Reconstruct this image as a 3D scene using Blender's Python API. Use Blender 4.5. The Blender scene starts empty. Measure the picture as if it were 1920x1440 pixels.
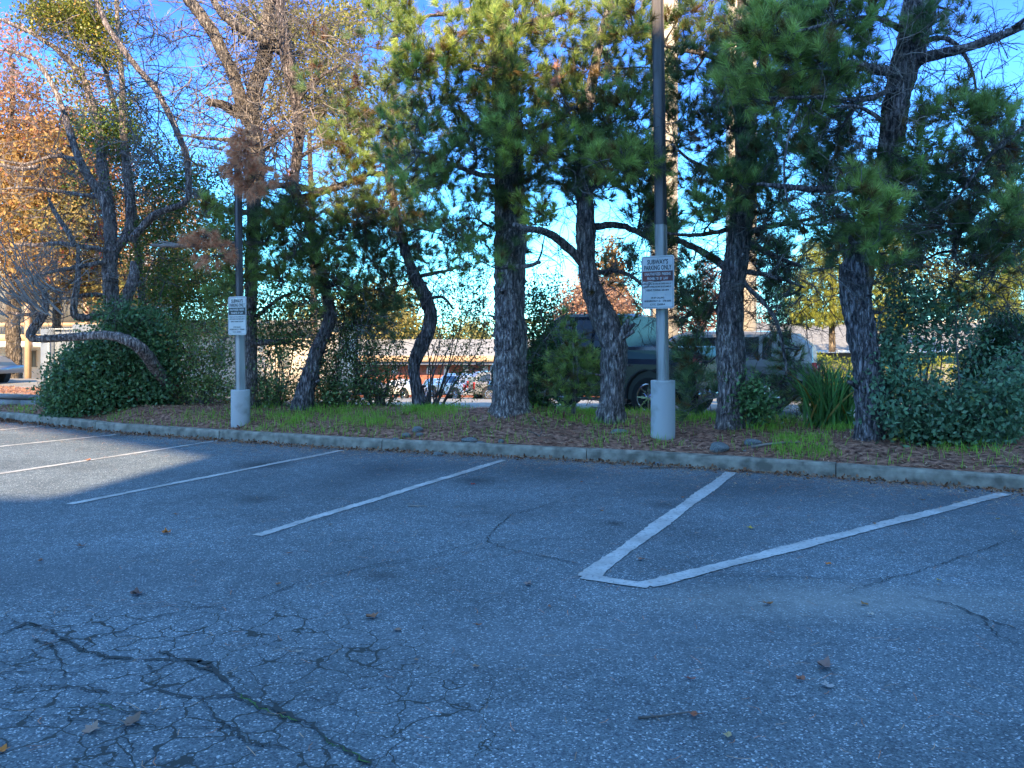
import bpy, math, random
import numpy as np
from mathutils import Vector
C = bpy.context.scene
COL = C.collection
rng = np.random.default_rng(7)
random.seed(7)

# ---------------------------------------------------------------- camera, sky, sun
F, CX, HY, EYE = 1540.0, 960.0, 639.0, 1.6      # focal length in photo pixels, principal column, horizon row
cam = bpy.data.objects.new("camera", bpy.data.cameras.new("camera"))
COL.objects.link(cam)
cam.location = (0, 0, EYE)
cam.rotation_euler = (math.radians(90), 0, 0)
cam.data.sensor_width = 36
cam.data.lens = F / 1920 * 36
cam.data.shift_y = -(720 - HY) / 1920
cam.data.clip_end = 2000
cam.data.clip_start = 0.05
C.camera = cam

SUN_EL = math.radians(32)
SUN_DIR = Vector((0.15, 1.0, 0)).normalized()
world = bpy.data.worlds.new("World"); C.world = world; world.use_nodes = True
wn = world.node_tree.nodes; wl = world.node_tree.links
bg = wn["Background"]
sky = wn.new("ShaderNodeTexSky"); sky.sky_type = 'NISHITA'; sky.sun_disc = False
sky.sun_elevation = SUN_EL
sky.sun_rotation = math.atan2(-SUN_DIR.x, -SUN_DIR.y)
sky.air_density = 1.3; sky.dust_density = 0.25; sky.ozone_density = 4.5; sky.altitude = 150
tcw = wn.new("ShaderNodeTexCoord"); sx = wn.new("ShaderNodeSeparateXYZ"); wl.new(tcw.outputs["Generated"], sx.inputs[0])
wr = wn.new("ShaderNodeValToRGB"); ce = wr.color_ramp.elements    # sky multiplier by height: brightness added above the frame to light the lot
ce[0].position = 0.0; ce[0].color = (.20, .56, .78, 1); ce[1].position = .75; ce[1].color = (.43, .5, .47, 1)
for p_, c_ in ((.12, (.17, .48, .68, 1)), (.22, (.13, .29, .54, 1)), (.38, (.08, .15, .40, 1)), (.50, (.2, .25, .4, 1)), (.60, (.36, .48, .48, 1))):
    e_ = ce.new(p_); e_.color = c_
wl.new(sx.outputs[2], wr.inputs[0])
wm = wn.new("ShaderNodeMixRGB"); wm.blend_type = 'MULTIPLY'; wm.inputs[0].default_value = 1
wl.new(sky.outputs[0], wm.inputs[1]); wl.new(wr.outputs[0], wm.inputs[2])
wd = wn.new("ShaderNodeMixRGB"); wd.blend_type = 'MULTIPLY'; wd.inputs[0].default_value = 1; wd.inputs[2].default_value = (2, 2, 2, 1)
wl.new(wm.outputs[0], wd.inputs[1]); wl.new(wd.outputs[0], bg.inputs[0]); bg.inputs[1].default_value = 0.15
sl = bpy.data.lights.new("sun", 'SUN'); sl.energy = 3.9; sl.angle = math.radians(0.6); sl.color = (1.0, 0.75, 0.44)
so = bpy.data.objects.new("sun", sl); COL.objects.link(so)
trav = Vector((SUN_DIR.x * math.cos(SUN_EL), SUN_DIR.y * math.cos(SUN_EL), -math.sin(SUN_EL)))
so.rotation_euler = trav.to_track_quat('-Z', 'Y').to_euler(); so.location = (0, -10, 30)
C.view_settings.view_transform = 'Standard'; C.view_settings.look = 'None'
C.view_settings.gamma = 1; C.view_settings.exposure = 1.9
C.cycles.max_bounces = 6; C.cycles.transparent_max_bounces = 8

# ---------------------------------------------------------------- helpers
def px(x, y, Z):
    """the real point seen at photo pixel x, y at distance Z"""
    return np.array([(x - CX) / F * Z, Z, EYE - (y - HY) / F * Z])

CURB_PX = [(-700, 747), (-300, 765), (0, 787), (220, 811), (417, 825), (640, 840), (978, 857), (1280, 875), (1595, 897), (1920, 921), (2500, 968)]
CURB = []
for x_, y_ in CURB_PX:
    Z_ = F * EYE / (y_ - HY); CURB.append(((x_ - CX) / F * Z_, Z_))
CURB = np.array(CURB)
CURB = np.vstack([CURB, CURB[-1] + (CURB[-1] - CURB[-2]) * 1.5])
SEG_N = CURB[1:] - CURB[:-1]; SEG_L = np.linalg.norm(SEG_N, axis=1)
def behind(x, y):
    """distance behind the kerb face (positive on the planted side), arrays"""
    x = np.atleast_1d(np.asarray(x, float)); y = np.atleast_1d(np.asarray(y, float))
    best = np.full(x.shape, 1e9); sg = np.ones(x.shape)
    for a, b in zip(CURB[:-1], CURB[1:]):
        d = b - a; t = np.clip(((x - a[0]) * d[0] + (y - a[1]) * d[1]) / (d @ d), 0, 1)
        dx = x - (a[0] + t * d[0]); dy = y - (a[1] + t * d[1]); dist = np.hypot(dx, dy)
        s = np.sign(d[0] * dy - d[1] * dx); m = dist < best
        best = np.where(m, dist, best); sg = np.where(m, s, sg)
    return best * sg
def sm(v, a, b):
    t = np.clip((np.asarray(v, float) - a) / (b - a), 0, 1); return t * t * (3 - 2 * t)
MOUNDS = [(-0.03, 13.2, .18, .9), (1.6, 12.8, .07, .7), (3.3, 12.2, .08, .7), (4.4, 10.5, .08, .8), (-6.2, 14.9, .1, 1.2)]
def berm(x, y):
    x = np.atleast_1d(np.asarray(x, float)); y = np.atleast_1d(np.asarray(y, float))
    s = behind(x, y)
    z = .13 + .14 * sm(s, .15, .9) + .10 * sm(s, .9, 2.2)
    for mx, my, h, r in MOUNDS: z = z + h * np.exp(-((x - mx) ** 2 + (y - my) ** 2) / r ** 2) * sm(s, .15, .8)
    z = z + sm(s, .15, .6) * (.02 * np.sin(3.1 * x + 1.7 * y) * np.sin(2.3 * y - x) + .012 * np.sin(9 * x + 3 * y) * np.sin(8 * y - 4 * x))
    return z * (1 - sm(s, 3.1, 4.4)) + (-.02) * sm(s, 3.1, 4.4)
def hit(x, y):
    """distance at which the ray through photo pixel x, y meets the planted ground"""
    for Z in np.arange(6, 30, .02):
        p = px(x, y, Z)
        if p[2] <= berm(p[0], p[1])[0] and behind(p[0], p[1])[0] > 0: return float(Z)
    return 14.0
def onroad(x, y):
    Z = F * EYE / (y - HY); return np.array([(x - CX) / F * Z, Z, 0.0])

class MB:
    def __init__(s): s.v = []; s.f3 = []; s.f4 = []; s.c = []; s.n = 0; s.fn = []
    def add(s, v, f3=None, f4=None, col=None, ngons=None):
        v = np.asarray(v, float).reshape(-1, 3); o = s.n
        s.v.append(v); s.n += len(v)
        if f3 is not None and len(f3): s.f3.append(np.asarray(f3, int).reshape(-1, 3) + o)
        if f4 is not None and len(f4): s.f4.append(np.asarray(f4, int).reshape(-1, 4) + o)
        if ngons: s.fn += [[i + o for i in g] for g in ngons]
        c = np.ones((len(v), 3)) * .5 if col is None else np.broadcast_to(np.asarray(col, float), (len(v), 3))
        s.c.append(c)
    def box(s, c, size, rz=0.0, col=None):
        x, y, z = np.array(size) / 2.0
        v = np.array([[-x, -y, -z], [x, -y, -z], [x, y, -z], [-x, y, -z], [-x, -y, z], [x, -y, z], [x, y, z], [-x, y, z]])
        R = np.array([[math.cos(rz), -math.sin(rz), 0], [math.sin(rz), math.cos(rz), 0], [0, 0, 1]])
        s.add(v @ R.T + np.array(c), f4=[[0, 3, 2, 1], [4, 5, 6, 7], [0, 1, 5, 4], [1, 2, 6, 5], [2, 3, 7, 6], [3, 0, 4, 7]], col=col)
    def tube(s, P, R, sides=6, col=None, rough=0.0, cap=True, sq=None):
        P = np.asarray(P, float); n = len(P); R = np.broadcast_to(np.asarray(R, float), (n,))
        T = np.gradient(P, axis=0); T /= np.linalg.norm(T, axis=1)[:, None] + 1e-9
        ref = np.array([1.0, 0, 0]) if abs(T[:, 0]).mean() < .8 else np.array([0, 0, 1.0])
        U = np.cross(T, ref); U /= np.linalg.norm(U, axis=1)[:, None] + 1e-9; V = np.cross(T, U)
        a = np.linspace(0, 2 * np.pi, sides, endpoint=False)
        rr = R[:, None] * (1 + rough * rng.standard_normal((n, sides)))
        ring = P[:, None, :] + rr[..., None] * (np.cos(a)[None, :, None] * U[:, None, :] + np.sin(a)[None, :, None] * V[:, None, :])
        i = np.arange(n - 1)[:, None] * sides; j = np.arange(sides)[None, :]; k = (j + 1) % sides
        q = np.stack([i + j, i + k, i + sides + k, i + sides + j], -1).reshape(-1, 4)
        ng = [list(range(sides))[::-1], [(n - 1) * sides + m for m in range(sides)]] if cap and sides > 3 else None
        s.add(ring.reshape(-1, 3), f4=q, col=col, ngons=ng)
    def build(s, name, mat, parent=None, smooth=False):
        me = bpy.data.meshes.new(name)
        v = np.vstack(s.v); f3 = np.vstack(s.f3) if s.f3 else np.zeros((0, 3), int); f4 = np.vstack(s.f4) if s.f4 else np.zeros((0, 4), int)
        if s.fn:
            me.from_pydata(v.tolist(), [], f3.tolist() + f4.tolist() + s.fn)
        else:
            me.vertices.add(len(v)); me.vertices.foreach_set("co", v.ravel())
            nl = f3.size + f4.size; me.loops.add(nl)
            me.loops.foreach_set("vertex_index", np.concatenate([f3.ravel(), f4.ravel()]).astype(np.int32))
            me.polygons.add(len(f3) + len(f4))
            st = np.concatenate([np.arange(len(f3)) * 3, f3.size + np.arange(len(f4)) * 4]).astype(np.int32)
            me.polygons.foreach_set("loop_start", st)
            me.update(calc_edges=True)
        at = me.color_attributes.new("tint", 'FLOAT_COLOR', 'POINT')
        c = np.vstack(s.c); at.data.foreach_set("color", np.hstack([c, np.ones((len(c), 1))]).ravel())
        if smooth: me.polygons.foreach_set("use_smooth", np.ones(len(me.polygons), bool))
        for m in (mat if isinstance(mat, (list, tuple)) else [mat]): me.materials.append(m)
        me.validate(); me.update()
        o = bpy.data.objects.new(name, me); COL.objects.link(o)
        if parent: o.parent = parent; 
        return o

def tag(o, label=None, cat=None, group=None, kind=None):
    if label: o["label"] = label
    if cat: o["category"] = cat
    if group: o["group"] = group
    if kind: o["kind"] = kind
    return o
def thing(name, loc, label, cat, group=None, rz=0.0):
    o = bpy.data.objects.new(name, None); COL.objects.link(o); o.empty_display_size = .2
    o.location = loc; o.rotation_euler = (0, 0, rz)
    return tag(o, label, cat, group)
def rebase(root):
    """children were built in world space: keep them there under the moved root"""
    bpy.context.view_layer.update()
    for ch in root.children: ch.matrix_parent_inverse = root.matrix_world.inverted()

def mat(name, col=(.5, .5, .5), rough=.7, metal=0.0, spec=.5):
    m = bpy.data.materials.new(name); m.use_nodes = True
    b = m.node_tree.nodes["Principled BSDF"]
    b.inputs["Base Color"].default_value = (*col, 1); b.inputs["Roughness"].default_value = rough
    b.inputs["Metallic"].default_value = metal; b.inputs["Specular IOR Level"].default_value = spec
    return m
def nodes(m): return m.node_tree.nodes, m.node_tree.links, m.node_tree.nodes["Principled BSDF"]
def N(m, t, **kw):
    n = m.node_tree.nodes.new(t)
    for k, v in kw.items():
        if k in n.inputs.keys(): n.inputs[k].default_value = v
        else: setattr(n, k, v)
    return n
def noisy(m, c1, c2, scale=8, detail=6, stretch=(1, 1, 1), bump=.3, bscale=None, dist=.02, lo=.35, hi=.65):
    nd, lk, b = nodes(m)
    tc = N(m, "ShaderNodeTexCoord"); mp = N(m, "ShaderNodeMapping"); mp.inputs["Scale"].default_value = stretch
    lk.new(tc.outputs["Object"], mp.inputs[0])
    n1 = N(m, "ShaderNodeTexNoise", Scale=scale, Detail=detail); lk.new(mp.outputs[0], n1.inputs["Vector"])
    r = N(m, "ShaderNodeValToRGB"); r.color_ramp.elements[0].position = lo; r.color_ramp.elements[1].position = hi
    r.color_ramp.elements[0].color = (*c1, 1); r.color_ramp.elements[1].color = (*c2, 1)
    lk.new(n1.outputs[0], r.inputs[0]); lk.new(r.outputs[0], b.inputs["Base Color"])
    if bump:
        n2 = N(m, "ShaderNodeTexNoise", Scale=bscale or scale * 2.5, Detail=5); lk.new(mp.outputs[0], n2.inputs["Vector"])
        bp = N(m, "ShaderNodeBump", Strength=bump, Distance=dist); lk.new(n2.outputs[0], bp.inputs["Height"]); lk.new(bp.outputs[0], b.inputs["Normal"])
    return m, r, mp
def leafmat(name, trans=.3, rough=.55, spec=.3):
    m = mat(name, rough=rough, spec=spec); nd, lk, b = nodes(m)
    a = N(m, "ShaderNodeAttribute", attribute_name="tint"); lk.new(a.outputs["Color"], b.inputs["Base Color"])
    t = N(m, "ShaderNodeBsdfTranslucent"); lk.new(a.outputs["Color"], t.inputs[0])
    mx = N(m, "ShaderNodeMixShader"); mx.inputs[0].default_value = trans
    lk.new(b.outputs[0], mx.inputs[1]); lk.new(t.outputs[0], mx.inputs[2]); lk.new(mx.outputs[0], nd["Material Output"].inputs[0])
    return m

# ---------------------------------------------------------------- materials
def bark(name, c1, c2, c3, s=1.0):
    m, r, mp = noisy(mat(name, rough=.9, spec=.2), c1, c2, scale=9 * s, detail=8, stretch=(3.2, 3.2, .7), bump=0, lo=.3, hi=.62)
    nd, lk, b = nodes(m)
    e = r.color_ramp.elements.new(.5); e.color = (*c3, 1)
    v = N(m, "ShaderNodeTexVoronoi", feature='DISTANCE_TO_EDGE', Scale=7 * s)
    dn = N(m, "ShaderNodeTexNoise", Scale=7 * s, Detail=4); lk.new(mp.outputs[0], dn.inputs["Vector"])
    ad = N(m, "ShaderNodeMixRGB", blend_type='ADD'); ad.inputs[0].default_value = .35
    lk.new(mp.outputs[0], ad.inputs[1]); lk.new(dn.outputs["Color"], ad.inputs[2]); lk.new(ad.outputs[0], v.inputs["Vector"])
    ra = N(m, "ShaderNodeMapRange"); ra.inputs[2].default_value = .16; lk.new(v.outputs[0], ra.inputs[0])
    bp = N(m, "ShaderNodeBump", Strength=.8, Distance=.035); lk.new(ra.outputs[0], bp.inputs["Height"])
    n2 = N(m, "ShaderNodeTexNoise", Scale=40 * s, Detail=4); lk.new(mp.outputs[0], n2.inputs["Vector"])
    b2 = N(m, "ShaderNodeBump", Strength=.6, Distance=.02); lk.new(n2.outputs[0], b2.inputs["Height"]); lk.new(bp.outputs[0], b2.inputs["Normal"])
    lk.new(b2.outputs[0], b.inputs["Normal"])
    mul = N(m, "ShaderNodeMixRGB", blend_type='MULTIPLY'); mul.inputs[0].default_value = .6
    rr = N(m, "ShaderNodeMapRange"); rr.inputs[2].default_value = .12; rr.inputs[3].default_value = .25; rr.inputs[4].default_value = 1.0
    lk.new(v.outputs[0], rr.inputs[0]); lk.new(r.outputs[0], mul.inputs[1]); lk.new(rr.outputs[0], mul.inputs[2]); lk.new(mul.outputs[0], b.inputs["Base Color"])
    return m
M = {}
M['bark'] = bark("pine_bark", (.09, .08, .08), (.58, .49, .46), (.27, .225, .22))
M['bark_dark'] = bark("dark_bark", (.05, .045, .055), (.42, .36, .37), (.17, .145, .15))
M['bark_pale'] = bark("pale_bark", (.08, .072, .07), (.42, .37, .33), (.22, .19, .18), 1.4)
M['bark_far'] = bark("far_bark", (.08, .06, .045), (.28, .22, .16), (.15, .12, .09), .8)
M['twig'] = noisy(mat("twig", rough=.85, spec=.2), (.06, .055, .055), (.2, .175, .165), scale=5, bump=0)[0]
M['deadtwig'] = noisy(mat("dead_twig", rough=.85, spec=.2), (.15, .13, .125), (.34, .29, .26), scale=5, bump=0)[0]
M['needle'] = leafmat("needle", .35, .45, .35)
M['leaf'] = leafmat("leaf", .25, .4, .5)
M['farleaf'] = leafmat("far_leaf", .45, .7, .1)
M['grass'] = leafmat("grass_blade", .35, .5, .3)
M['litter'] = leafmat("litter", .1, .8, .2)

def asphalt():
    m = mat("asphalt", rough=.85, spec=.35); nd, lk, b = nodes(m)
    tc = N(m, "ShaderNodeTexCoord"); ob = tc.outputs["Object"]
    vo = N(m, "ShaderNodeTexVoronoi", Scale=125); lk.new(ob, vo.inputs["Vector"])
    sep = N(m, "ShaderNodeSeparateColor"); lk.new(vo.outputs["Color"], sep.inputs[0])
    r = N(m, "ShaderNodeValToRGB"); cr = r.color_ramp
    cr.elements[0].color = (.06, .08, .11, 1); cr.elements[0].position = .0
    cr.elements[1].color = (.62, .66, .7, 1); cr.elements[1].position = 1
    for p, c in ((.45, (.122, .158, .182)), (.8, (.162, .206, .234)), (.93, (.27, .31, .35))):
        e = cr.elements.new(p); e.color = (*c, 1)
    lk.new(sep.outputs[0], r.inputs[0])
    big = N(m, "ShaderNodeTexNoise", Scale=.55, Detail=5, Roughness=.6); lk.new(ob, big.inputs["Vector"])
    rb = N(m, "ShaderNodeMapRange"); rb.inputs[1].default_value = .3; rb.inputs[2].default_value = .7; rb.inputs[3].default_value = .66; rb.inputs[4].default_value = 1.2
    lk.new(big.outputs[0], rb.inputs[0])
    m1 = N(m, "ShaderNodeMixRGB", blend_type='MULTIPLY'); m1.inputs[0].default_value = 1
    lk.new(r.outputs[0], m1.inputs[1]); lk.new(rb.outputs[0], m1.inputs[2])
    mid = N(m, "ShaderNodeTexNoise", Scale=7, Detail=6, Roughness=.7); lk.new(ob, mid.inputs["Vector"])
    rm = N(m, "ShaderNodeMapRange"); rm.inputs[1].default_value = .3; rm.inputs[2].default_value = .7; rm.inputs[3].default_value = .78; rm.inputs[4].default_value = 1.2
    lk.new(mid.outputs[0], rm.inputs[0])
    m2 = N(m, "ShaderNodeMixRGB", blend_type='MULTIPLY'); m2.inputs[0].default_value = 1
    lk.new(m1.outputs[0], m2.inputs[1]); lk.new(rm.outputs[0], m2.inputs[2])
    # oil-dark stall centres and a pale dusty patch, both stains with a place of their own
    def spot(cx, cy, rx, ry):
        mp = N(m, "ShaderNodeMapping", vector_type='POINT'); mp.inputs["Location"].default_value = (-cx / rx, -cy / ry, 0); mp.inputs["Scale"].default_value = (1 / rx, 1 / ry, 0)
        lk.new(ob, mp.inputs[0]); g = N(m, "ShaderNodeTexGradient", gradient_type='SPHERICAL'); lk.new(mp.outputs[0], g.inputs[0])
        mm = N(m, "ShaderNodeMath", operation='MULTIPLY'); lk.new(g.outputs[1], mm.inputs[0]); lk.new(mid.outputs[0], mm.inputs[1]); return mm.outputs[0]
    cur = m2.outputs[0]
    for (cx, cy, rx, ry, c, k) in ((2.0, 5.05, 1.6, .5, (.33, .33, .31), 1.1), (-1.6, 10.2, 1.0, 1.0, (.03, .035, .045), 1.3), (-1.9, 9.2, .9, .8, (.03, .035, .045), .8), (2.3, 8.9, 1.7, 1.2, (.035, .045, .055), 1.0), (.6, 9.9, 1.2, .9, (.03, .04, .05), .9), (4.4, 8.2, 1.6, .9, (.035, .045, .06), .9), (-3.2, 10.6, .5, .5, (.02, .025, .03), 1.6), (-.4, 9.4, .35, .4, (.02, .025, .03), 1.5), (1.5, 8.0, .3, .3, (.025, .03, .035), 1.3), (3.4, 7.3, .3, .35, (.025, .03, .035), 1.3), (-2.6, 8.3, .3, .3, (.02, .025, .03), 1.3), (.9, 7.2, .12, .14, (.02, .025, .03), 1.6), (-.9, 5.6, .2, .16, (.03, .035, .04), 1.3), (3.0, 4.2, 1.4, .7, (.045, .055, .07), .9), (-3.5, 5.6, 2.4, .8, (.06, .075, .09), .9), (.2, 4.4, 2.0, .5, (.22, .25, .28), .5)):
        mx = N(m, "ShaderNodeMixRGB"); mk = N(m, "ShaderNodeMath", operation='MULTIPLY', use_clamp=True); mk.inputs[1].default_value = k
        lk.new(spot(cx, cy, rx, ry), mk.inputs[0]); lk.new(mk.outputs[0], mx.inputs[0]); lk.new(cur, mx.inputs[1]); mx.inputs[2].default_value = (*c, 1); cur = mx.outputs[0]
    # alligator cracking, lower left of the lot
    dn = N(m, "ShaderNodeTexNoise", Scale=5, Detail=5); lk.new(ob, dn.inputs["Vector"])
    ad = N(m, "ShaderNodeMixRGB", blend_type='ADD'); ad.inputs[0].default_value = .22; lk.new(ob, ad.inputs[1]); lk.new(dn.outputs["Color"], ad.inputs[2])
    vc = N(m, "ShaderNodeTexVoronoi", feature='DISTANCE_TO_EDGE', Scale=4.6); lk.new(ad.outputs[0], vc.inputs["Vector"])
    wid = N(m, "ShaderNodeTexNoise", Scale=1.9, Detail=3); lk.new(ob, wid.inputs["Vector"])
    wr = N(m, "ShaderNodeMapRange"); wr.inputs[1].default_value = .38; wr.inputs[2].default_value = .7; wr.inputs[3].default_value = .008; wr.inputs[4].default_value = .034
    lk.new(wid.outputs[0], wr.inputs[0])
    ck = N(m, "ShaderNodeMath", operation='LESS_THAN'); lk.new(vc.outputs[0], ck.inputs[0])
    sp = spot(-1.9, 3.7, 2.1, 1.6)
    wk = N(m, "ShaderNodeMath", operation='MULTIPLY'); sps = N(m, "ShaderNodeMath", operation='MULTIPLY', use_clamp=True); sps.inputs[1].default_value = 6
    lk.new(sp, sps.inputs[0]); lk.new(wr.outputs[0], wk.inputs[0]); lk.new(sps.outputs[0], wk.inputs[1]); lk.new(wk.outputs[0], ck.inputs[1])
    mx = N(m, "ShaderNodeMixRGB"); lk.new(ck.outputs[0], mx.inputs[0]); lk.new(cur, mx.inputs[1]); mx.inputs[2].default_value = (.04, .048, .05, 1)
    lk.new(mx.outputs[0], b.inputs["Base Color"])
    h = N(m, "ShaderNodeMath", operation='SUBTRACT'); lk.new(sep.outputs[1], h.inputs[0]); lk.new(ck.outputs[0], h.inputs[1])
    bp = N(m, "ShaderNodeBump", Strength=.55, Distance=.006); lk.new(h.outputs[0], bp.inputs["Height"]); lk.new(bp.outputs[0], b.inputs["Normal"])
    return m
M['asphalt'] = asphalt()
M['farasphalt'] = noisy(mat("pale_asphalt", rough=.9), (.2, .19, .17), (.3, .28, .25), scale=.6, bump=.1)[0]
def paint():
    m, r, mp = noisy(mat("stripe_paint", rough=.75), (.36, .36, .36), (.56, .57, .58), scale=3, detail=7, bump=.3, bscale=90, dist=.004)
    nd, lk, b = nodes(m)
    n = N(m, "ShaderNodeTexNoise", Scale=26, Detail=8, Roughness=.75); lk.new(mp.outputs[0], n.inputs["Vector"])
    w = N(m, "ShaderNodeMapRange"); w.inputs[1].default_value = .52; w.inputs[2].default_value = .66; lk.new(n.outputs[0], w.inputs[0])
    mx = N(m, "ShaderNodeMixRGB"); lk.new(w.outputs[0], mx.inputs[0]); lk.new(r.outputs[0], mx.inputs[1]); mx.inputs[2].default_value = (.13, .15, .17, 1)
    lk.new(mx.outputs[0], b.inputs["Base Color"]); return m
M['paint'] = paint()
M['crack'] = mat("crack_fill", (.035, .042, .045), .95)
M['moss'] = mat("crack_moss", (.05, .12, .03), .95)
M['concrete'] = noisy(mat("kerb_concrete", rough=.9), (.16, .145, .12), (.4, .36, .3), scale=7, detail=9, bump=.6, bscale=110, dist=.008)[0]
M['wallconc'] = noisy(mat("wall_concrete", rough=.9), (.2, .21, .22), (.36, .37, .38), scale=2.5, bump=.3)[0]
M['soil'] = noisy(mat("mulch_soil", rough=.95, spec=.1), (.11, .055, .045), (.52, .28, .2), scale=16, detail=10, bump=.6, bscale=60, dist=.015)[0]
M['polemetal'] = noisy(mat("pole_metal", rough=.5, metal=.0), (.26, .25, .24), (.44, .43, .42), scale=2.6, detail=9, lo=.3, hi=.55, stretch=(6, 6, .6), bump=.05)[0]
M['rustpole'] = noisy(mat("brown_pole_paint", rough=.6), (.07, .066, .072), (.15, .135, .14), scale=2, stretch=(6, 6, .8), bump=.05)[0]
M['polebase'] = noisy(mat("painted_base", rough=.75), (.3, .29, .28), (.5, .51, .52), scale=3.5, detail=10, lo=.3, hi=.5, bump=.25)[0]
M['signwhite'] = noisy(mat("sign_white", rough=.4), (.5, .51, .52), (.62, .63, .64), scale=4, bump=0)[0]
M['black'] = mat("sign_black", (.02, .02, .025), .5)
M['faded'] = noisy(mat("faded_band", rough=.5), (.03, .035, .045), (.2, .05, .04), scale=2.2, bump=0, lo=.44, hi=.56)[0]
M['rock'] = noisy(mat("river_rock", rough=.8), (.09, .1, .11), (.26, .27, .27), scale=9, bump=.3)[0]
M['cream'] = noisy(mat("cream_stucco", rough=.9), (.62, .52, .4), (.74, .63, .5), scale=3, bump=.2, bscale=40)[0]
M['white'] = noisy(mat("white_stucco", rough=.9), (.7, .66, .6), (.82, .78, .7), scale=1, bump=.1)[0]
M['tan'] = noisy(mat("tan_trim", rough=.8), (.45, .3, .17), (.55, .38, .23), scale=2, bump=0)[0]
M['shingle'] = noisy(mat("grey_shingle", rough=.95), (.13, .13, .13), (.27, .26, .25), scale=9, stretch=(1, 1, 3), bump=.4, bscale=20)[0]
M['shingle_pale'] = noisy(mat("pale_shingle", rough=.95), (.24, .23, .21), (.36, .34, .31), scale=4, bump=.2)[0]
M['brick'] = noisy(mat("red_brick", rough=.9), (.25, .08, .055), (.36, .14, .09), scale=3, bump=.2)[0]
M['shadegrey'] = mat("grey_siding", (.2, .2, .18), .85)
M['bluewall'] = noisy(mat("grey_enclosure", rough=.85), (.15, .18, .23), (.22, .25, .3), scale=2, bump=.2)[0]
M['glass'] = mat("dark_glass", (.02, .025, .03), .06, 0, .9)
M['skyglass'] = mat("sky_glass", (.1, .12, .17), .12, 0, 1.0)  # pale blue base stands in for sky reflected in the pickup panes
M['chrome'] = mat("chrome", (.6, .6, .62), .15, 1)
M['rubber'] = mat("rubber", (.02, .02, .022), .85)
M['gutter'] = mat("pale_gutter", (.55, .6, .62), .5)
M['red'] = mat("red_lens", (.5, .02, .02), .25)
M['clear'] = mat("clear_lens", (.6, .6, .6), .2)
M['office'] = noisy(mat("office_wall", rough=.9), (.62, .61, .6), (.72, .71, .7), scale=.5, bump=0)[0]
def carpaint(n, c):
    m = mat(n, c, .3, .2, .5); m.node_tree.nodes["Principled BSDF"].inputs["Coat Weight"].default_value = .25; m.node_tree.nodes["Principled BSDF"].inputs["Coat Roughness"].default_value = .08
    return m
M['navy'] = mat("dark_paint", (.012, .014, .026), .25, 0, .35); M['silver'] = carpaint("silver_paint", (.22, .225, .235)); M['carwhite'] = carpaint("white_paint", (.75, .75, .75)); M['cargrey'] = carpaint("grey_paint", (.2, .22, .24)); M['carblue'] = carpaint("blue_paint", (.2, .22, .25))

# ---------------------------------------------------------------- setting: ground sheets
def far_z(y): return -.03 - .066 * np.clip(np.asarray(y, float) - 21, 0, 70)
def sheet(name, xs, ys, zf, m):
    X, Y = np.meshgrid(xs, ys); Z = zf(X.ravel(), Y.ravel())
    n, k = X.shape; b = MB()
    i = np.arange(n - 1)[:, None] * k + np.arange(k - 1)[None, :]
    b.add(np.c_[X.ravel(), Y.ravel(), Z], f4=np.stack([i, i + 1, i + k + 1, i + k], -1).reshape(-1, 4))
    return tag(b.build(name, m, smooth=True), kind="structure")
def land_z(x, y):
    return far_z(y) - .25 + np.where(np.asarray(y) > 190, 0, 0)
sheet("ground", np.linspace(-900, 900, 40), np.concatenate([np.linspace(-200, 20, 12), np.linspace(24, 95, 16), [140, 300, 900]]), land_z, M['farasphalt'])
# the near lot: a sheet that ends under the kerb
b = MB()
front = CURB + np.array([0, .1]); n = len(front)
near = np.c_[front[:, 0], np.full(n, -24.0)]
near[0, 0] = -60; near[-1, 0] = 40
rows = [np.c_[near * (1 - t) + front * t, np.zeros(n)] for t in np.linspace(0, 1, 12)]
V = np.vstack(rows); i = (np.arange(11)[:, None] * n + np.arange(n - 1)[None, :])
b.add(V, f4=np.stack([i, i + 1, i + n + 1, i + n], -1).reshape(-1, 4))
lot = tag(b.build("parking_lot", M['asphalt']), kind="structure")

def offset_curb(s):
    d = np.gradient(CURB, axis=0); d /= np.linalg.norm(d, axis=1)[:, None]
    return CURB + np.c_[-d[:, 1], d[:, 0]] * s
def resample(P, step):
    seg = np.linalg.norm(np.diff(P, axis=0), axis=1); t = np.r_[0, np.cumsum(seg)]
    q = np.arange(0, t[-1], step); return np.c_[[np.interp(q, t, P[:, k]) for k in range(P.shape[1])]].T
# the kerb: cast in lengths with joints
b = MB()
line = resample(CURB, .1); d = np.gradient(line, axis=0); d /= np.linalg.norm(d, axis=1)[:, None]; nn = np.c_[-d[:, 1], d[:, 0]]
prof = [(-.0, -.05), (.012, .12), (.022, .142), (.04, .152), (.14, .155), (.155, .145), (.16, -.05)]
seglen = 31
for s0 in range(4, len(line) - 1, seglen):
    e = min(s0 + seglen, len(line)); L = line[s0:e].copy(); nv = nn[s0:e]; dv = d[s0:e]
    if len(L) < 3: continue
    L[-1] -= dv[-1] * -.088
    wob = .004 * np.sin(np.arange(len(L)) * .7 + s0) + rng.normal(0, .002, len(L)); zoff = rng.normal(0, .004)
    k = len(prof); pts = []
    for (u, z) in prof:
        pts.append(np.c_[L + nv * (u + wob)[:, None], np.full(len(L), z + (zoff if z > 0 else 0)) + (rng.normal(0, .0015, len(L)) if z > 0 else 0)])
    V = np.stack(pts, 1).reshape(-1, 3); i = np.arange(len(L) - 1)[:, None] * k + np.arange(k - 1)[None, :]
    b.add(V, f4=np.stack([i, i + k, i + k + 1, i + 1], -1).reshape(-1, 4), ngons=[list(range(k)), [(len(L) - 1) * k + j for j in range(k)][::-1]])
tag(b.build("kerb", M['concrete']), kind="structure")
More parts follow.
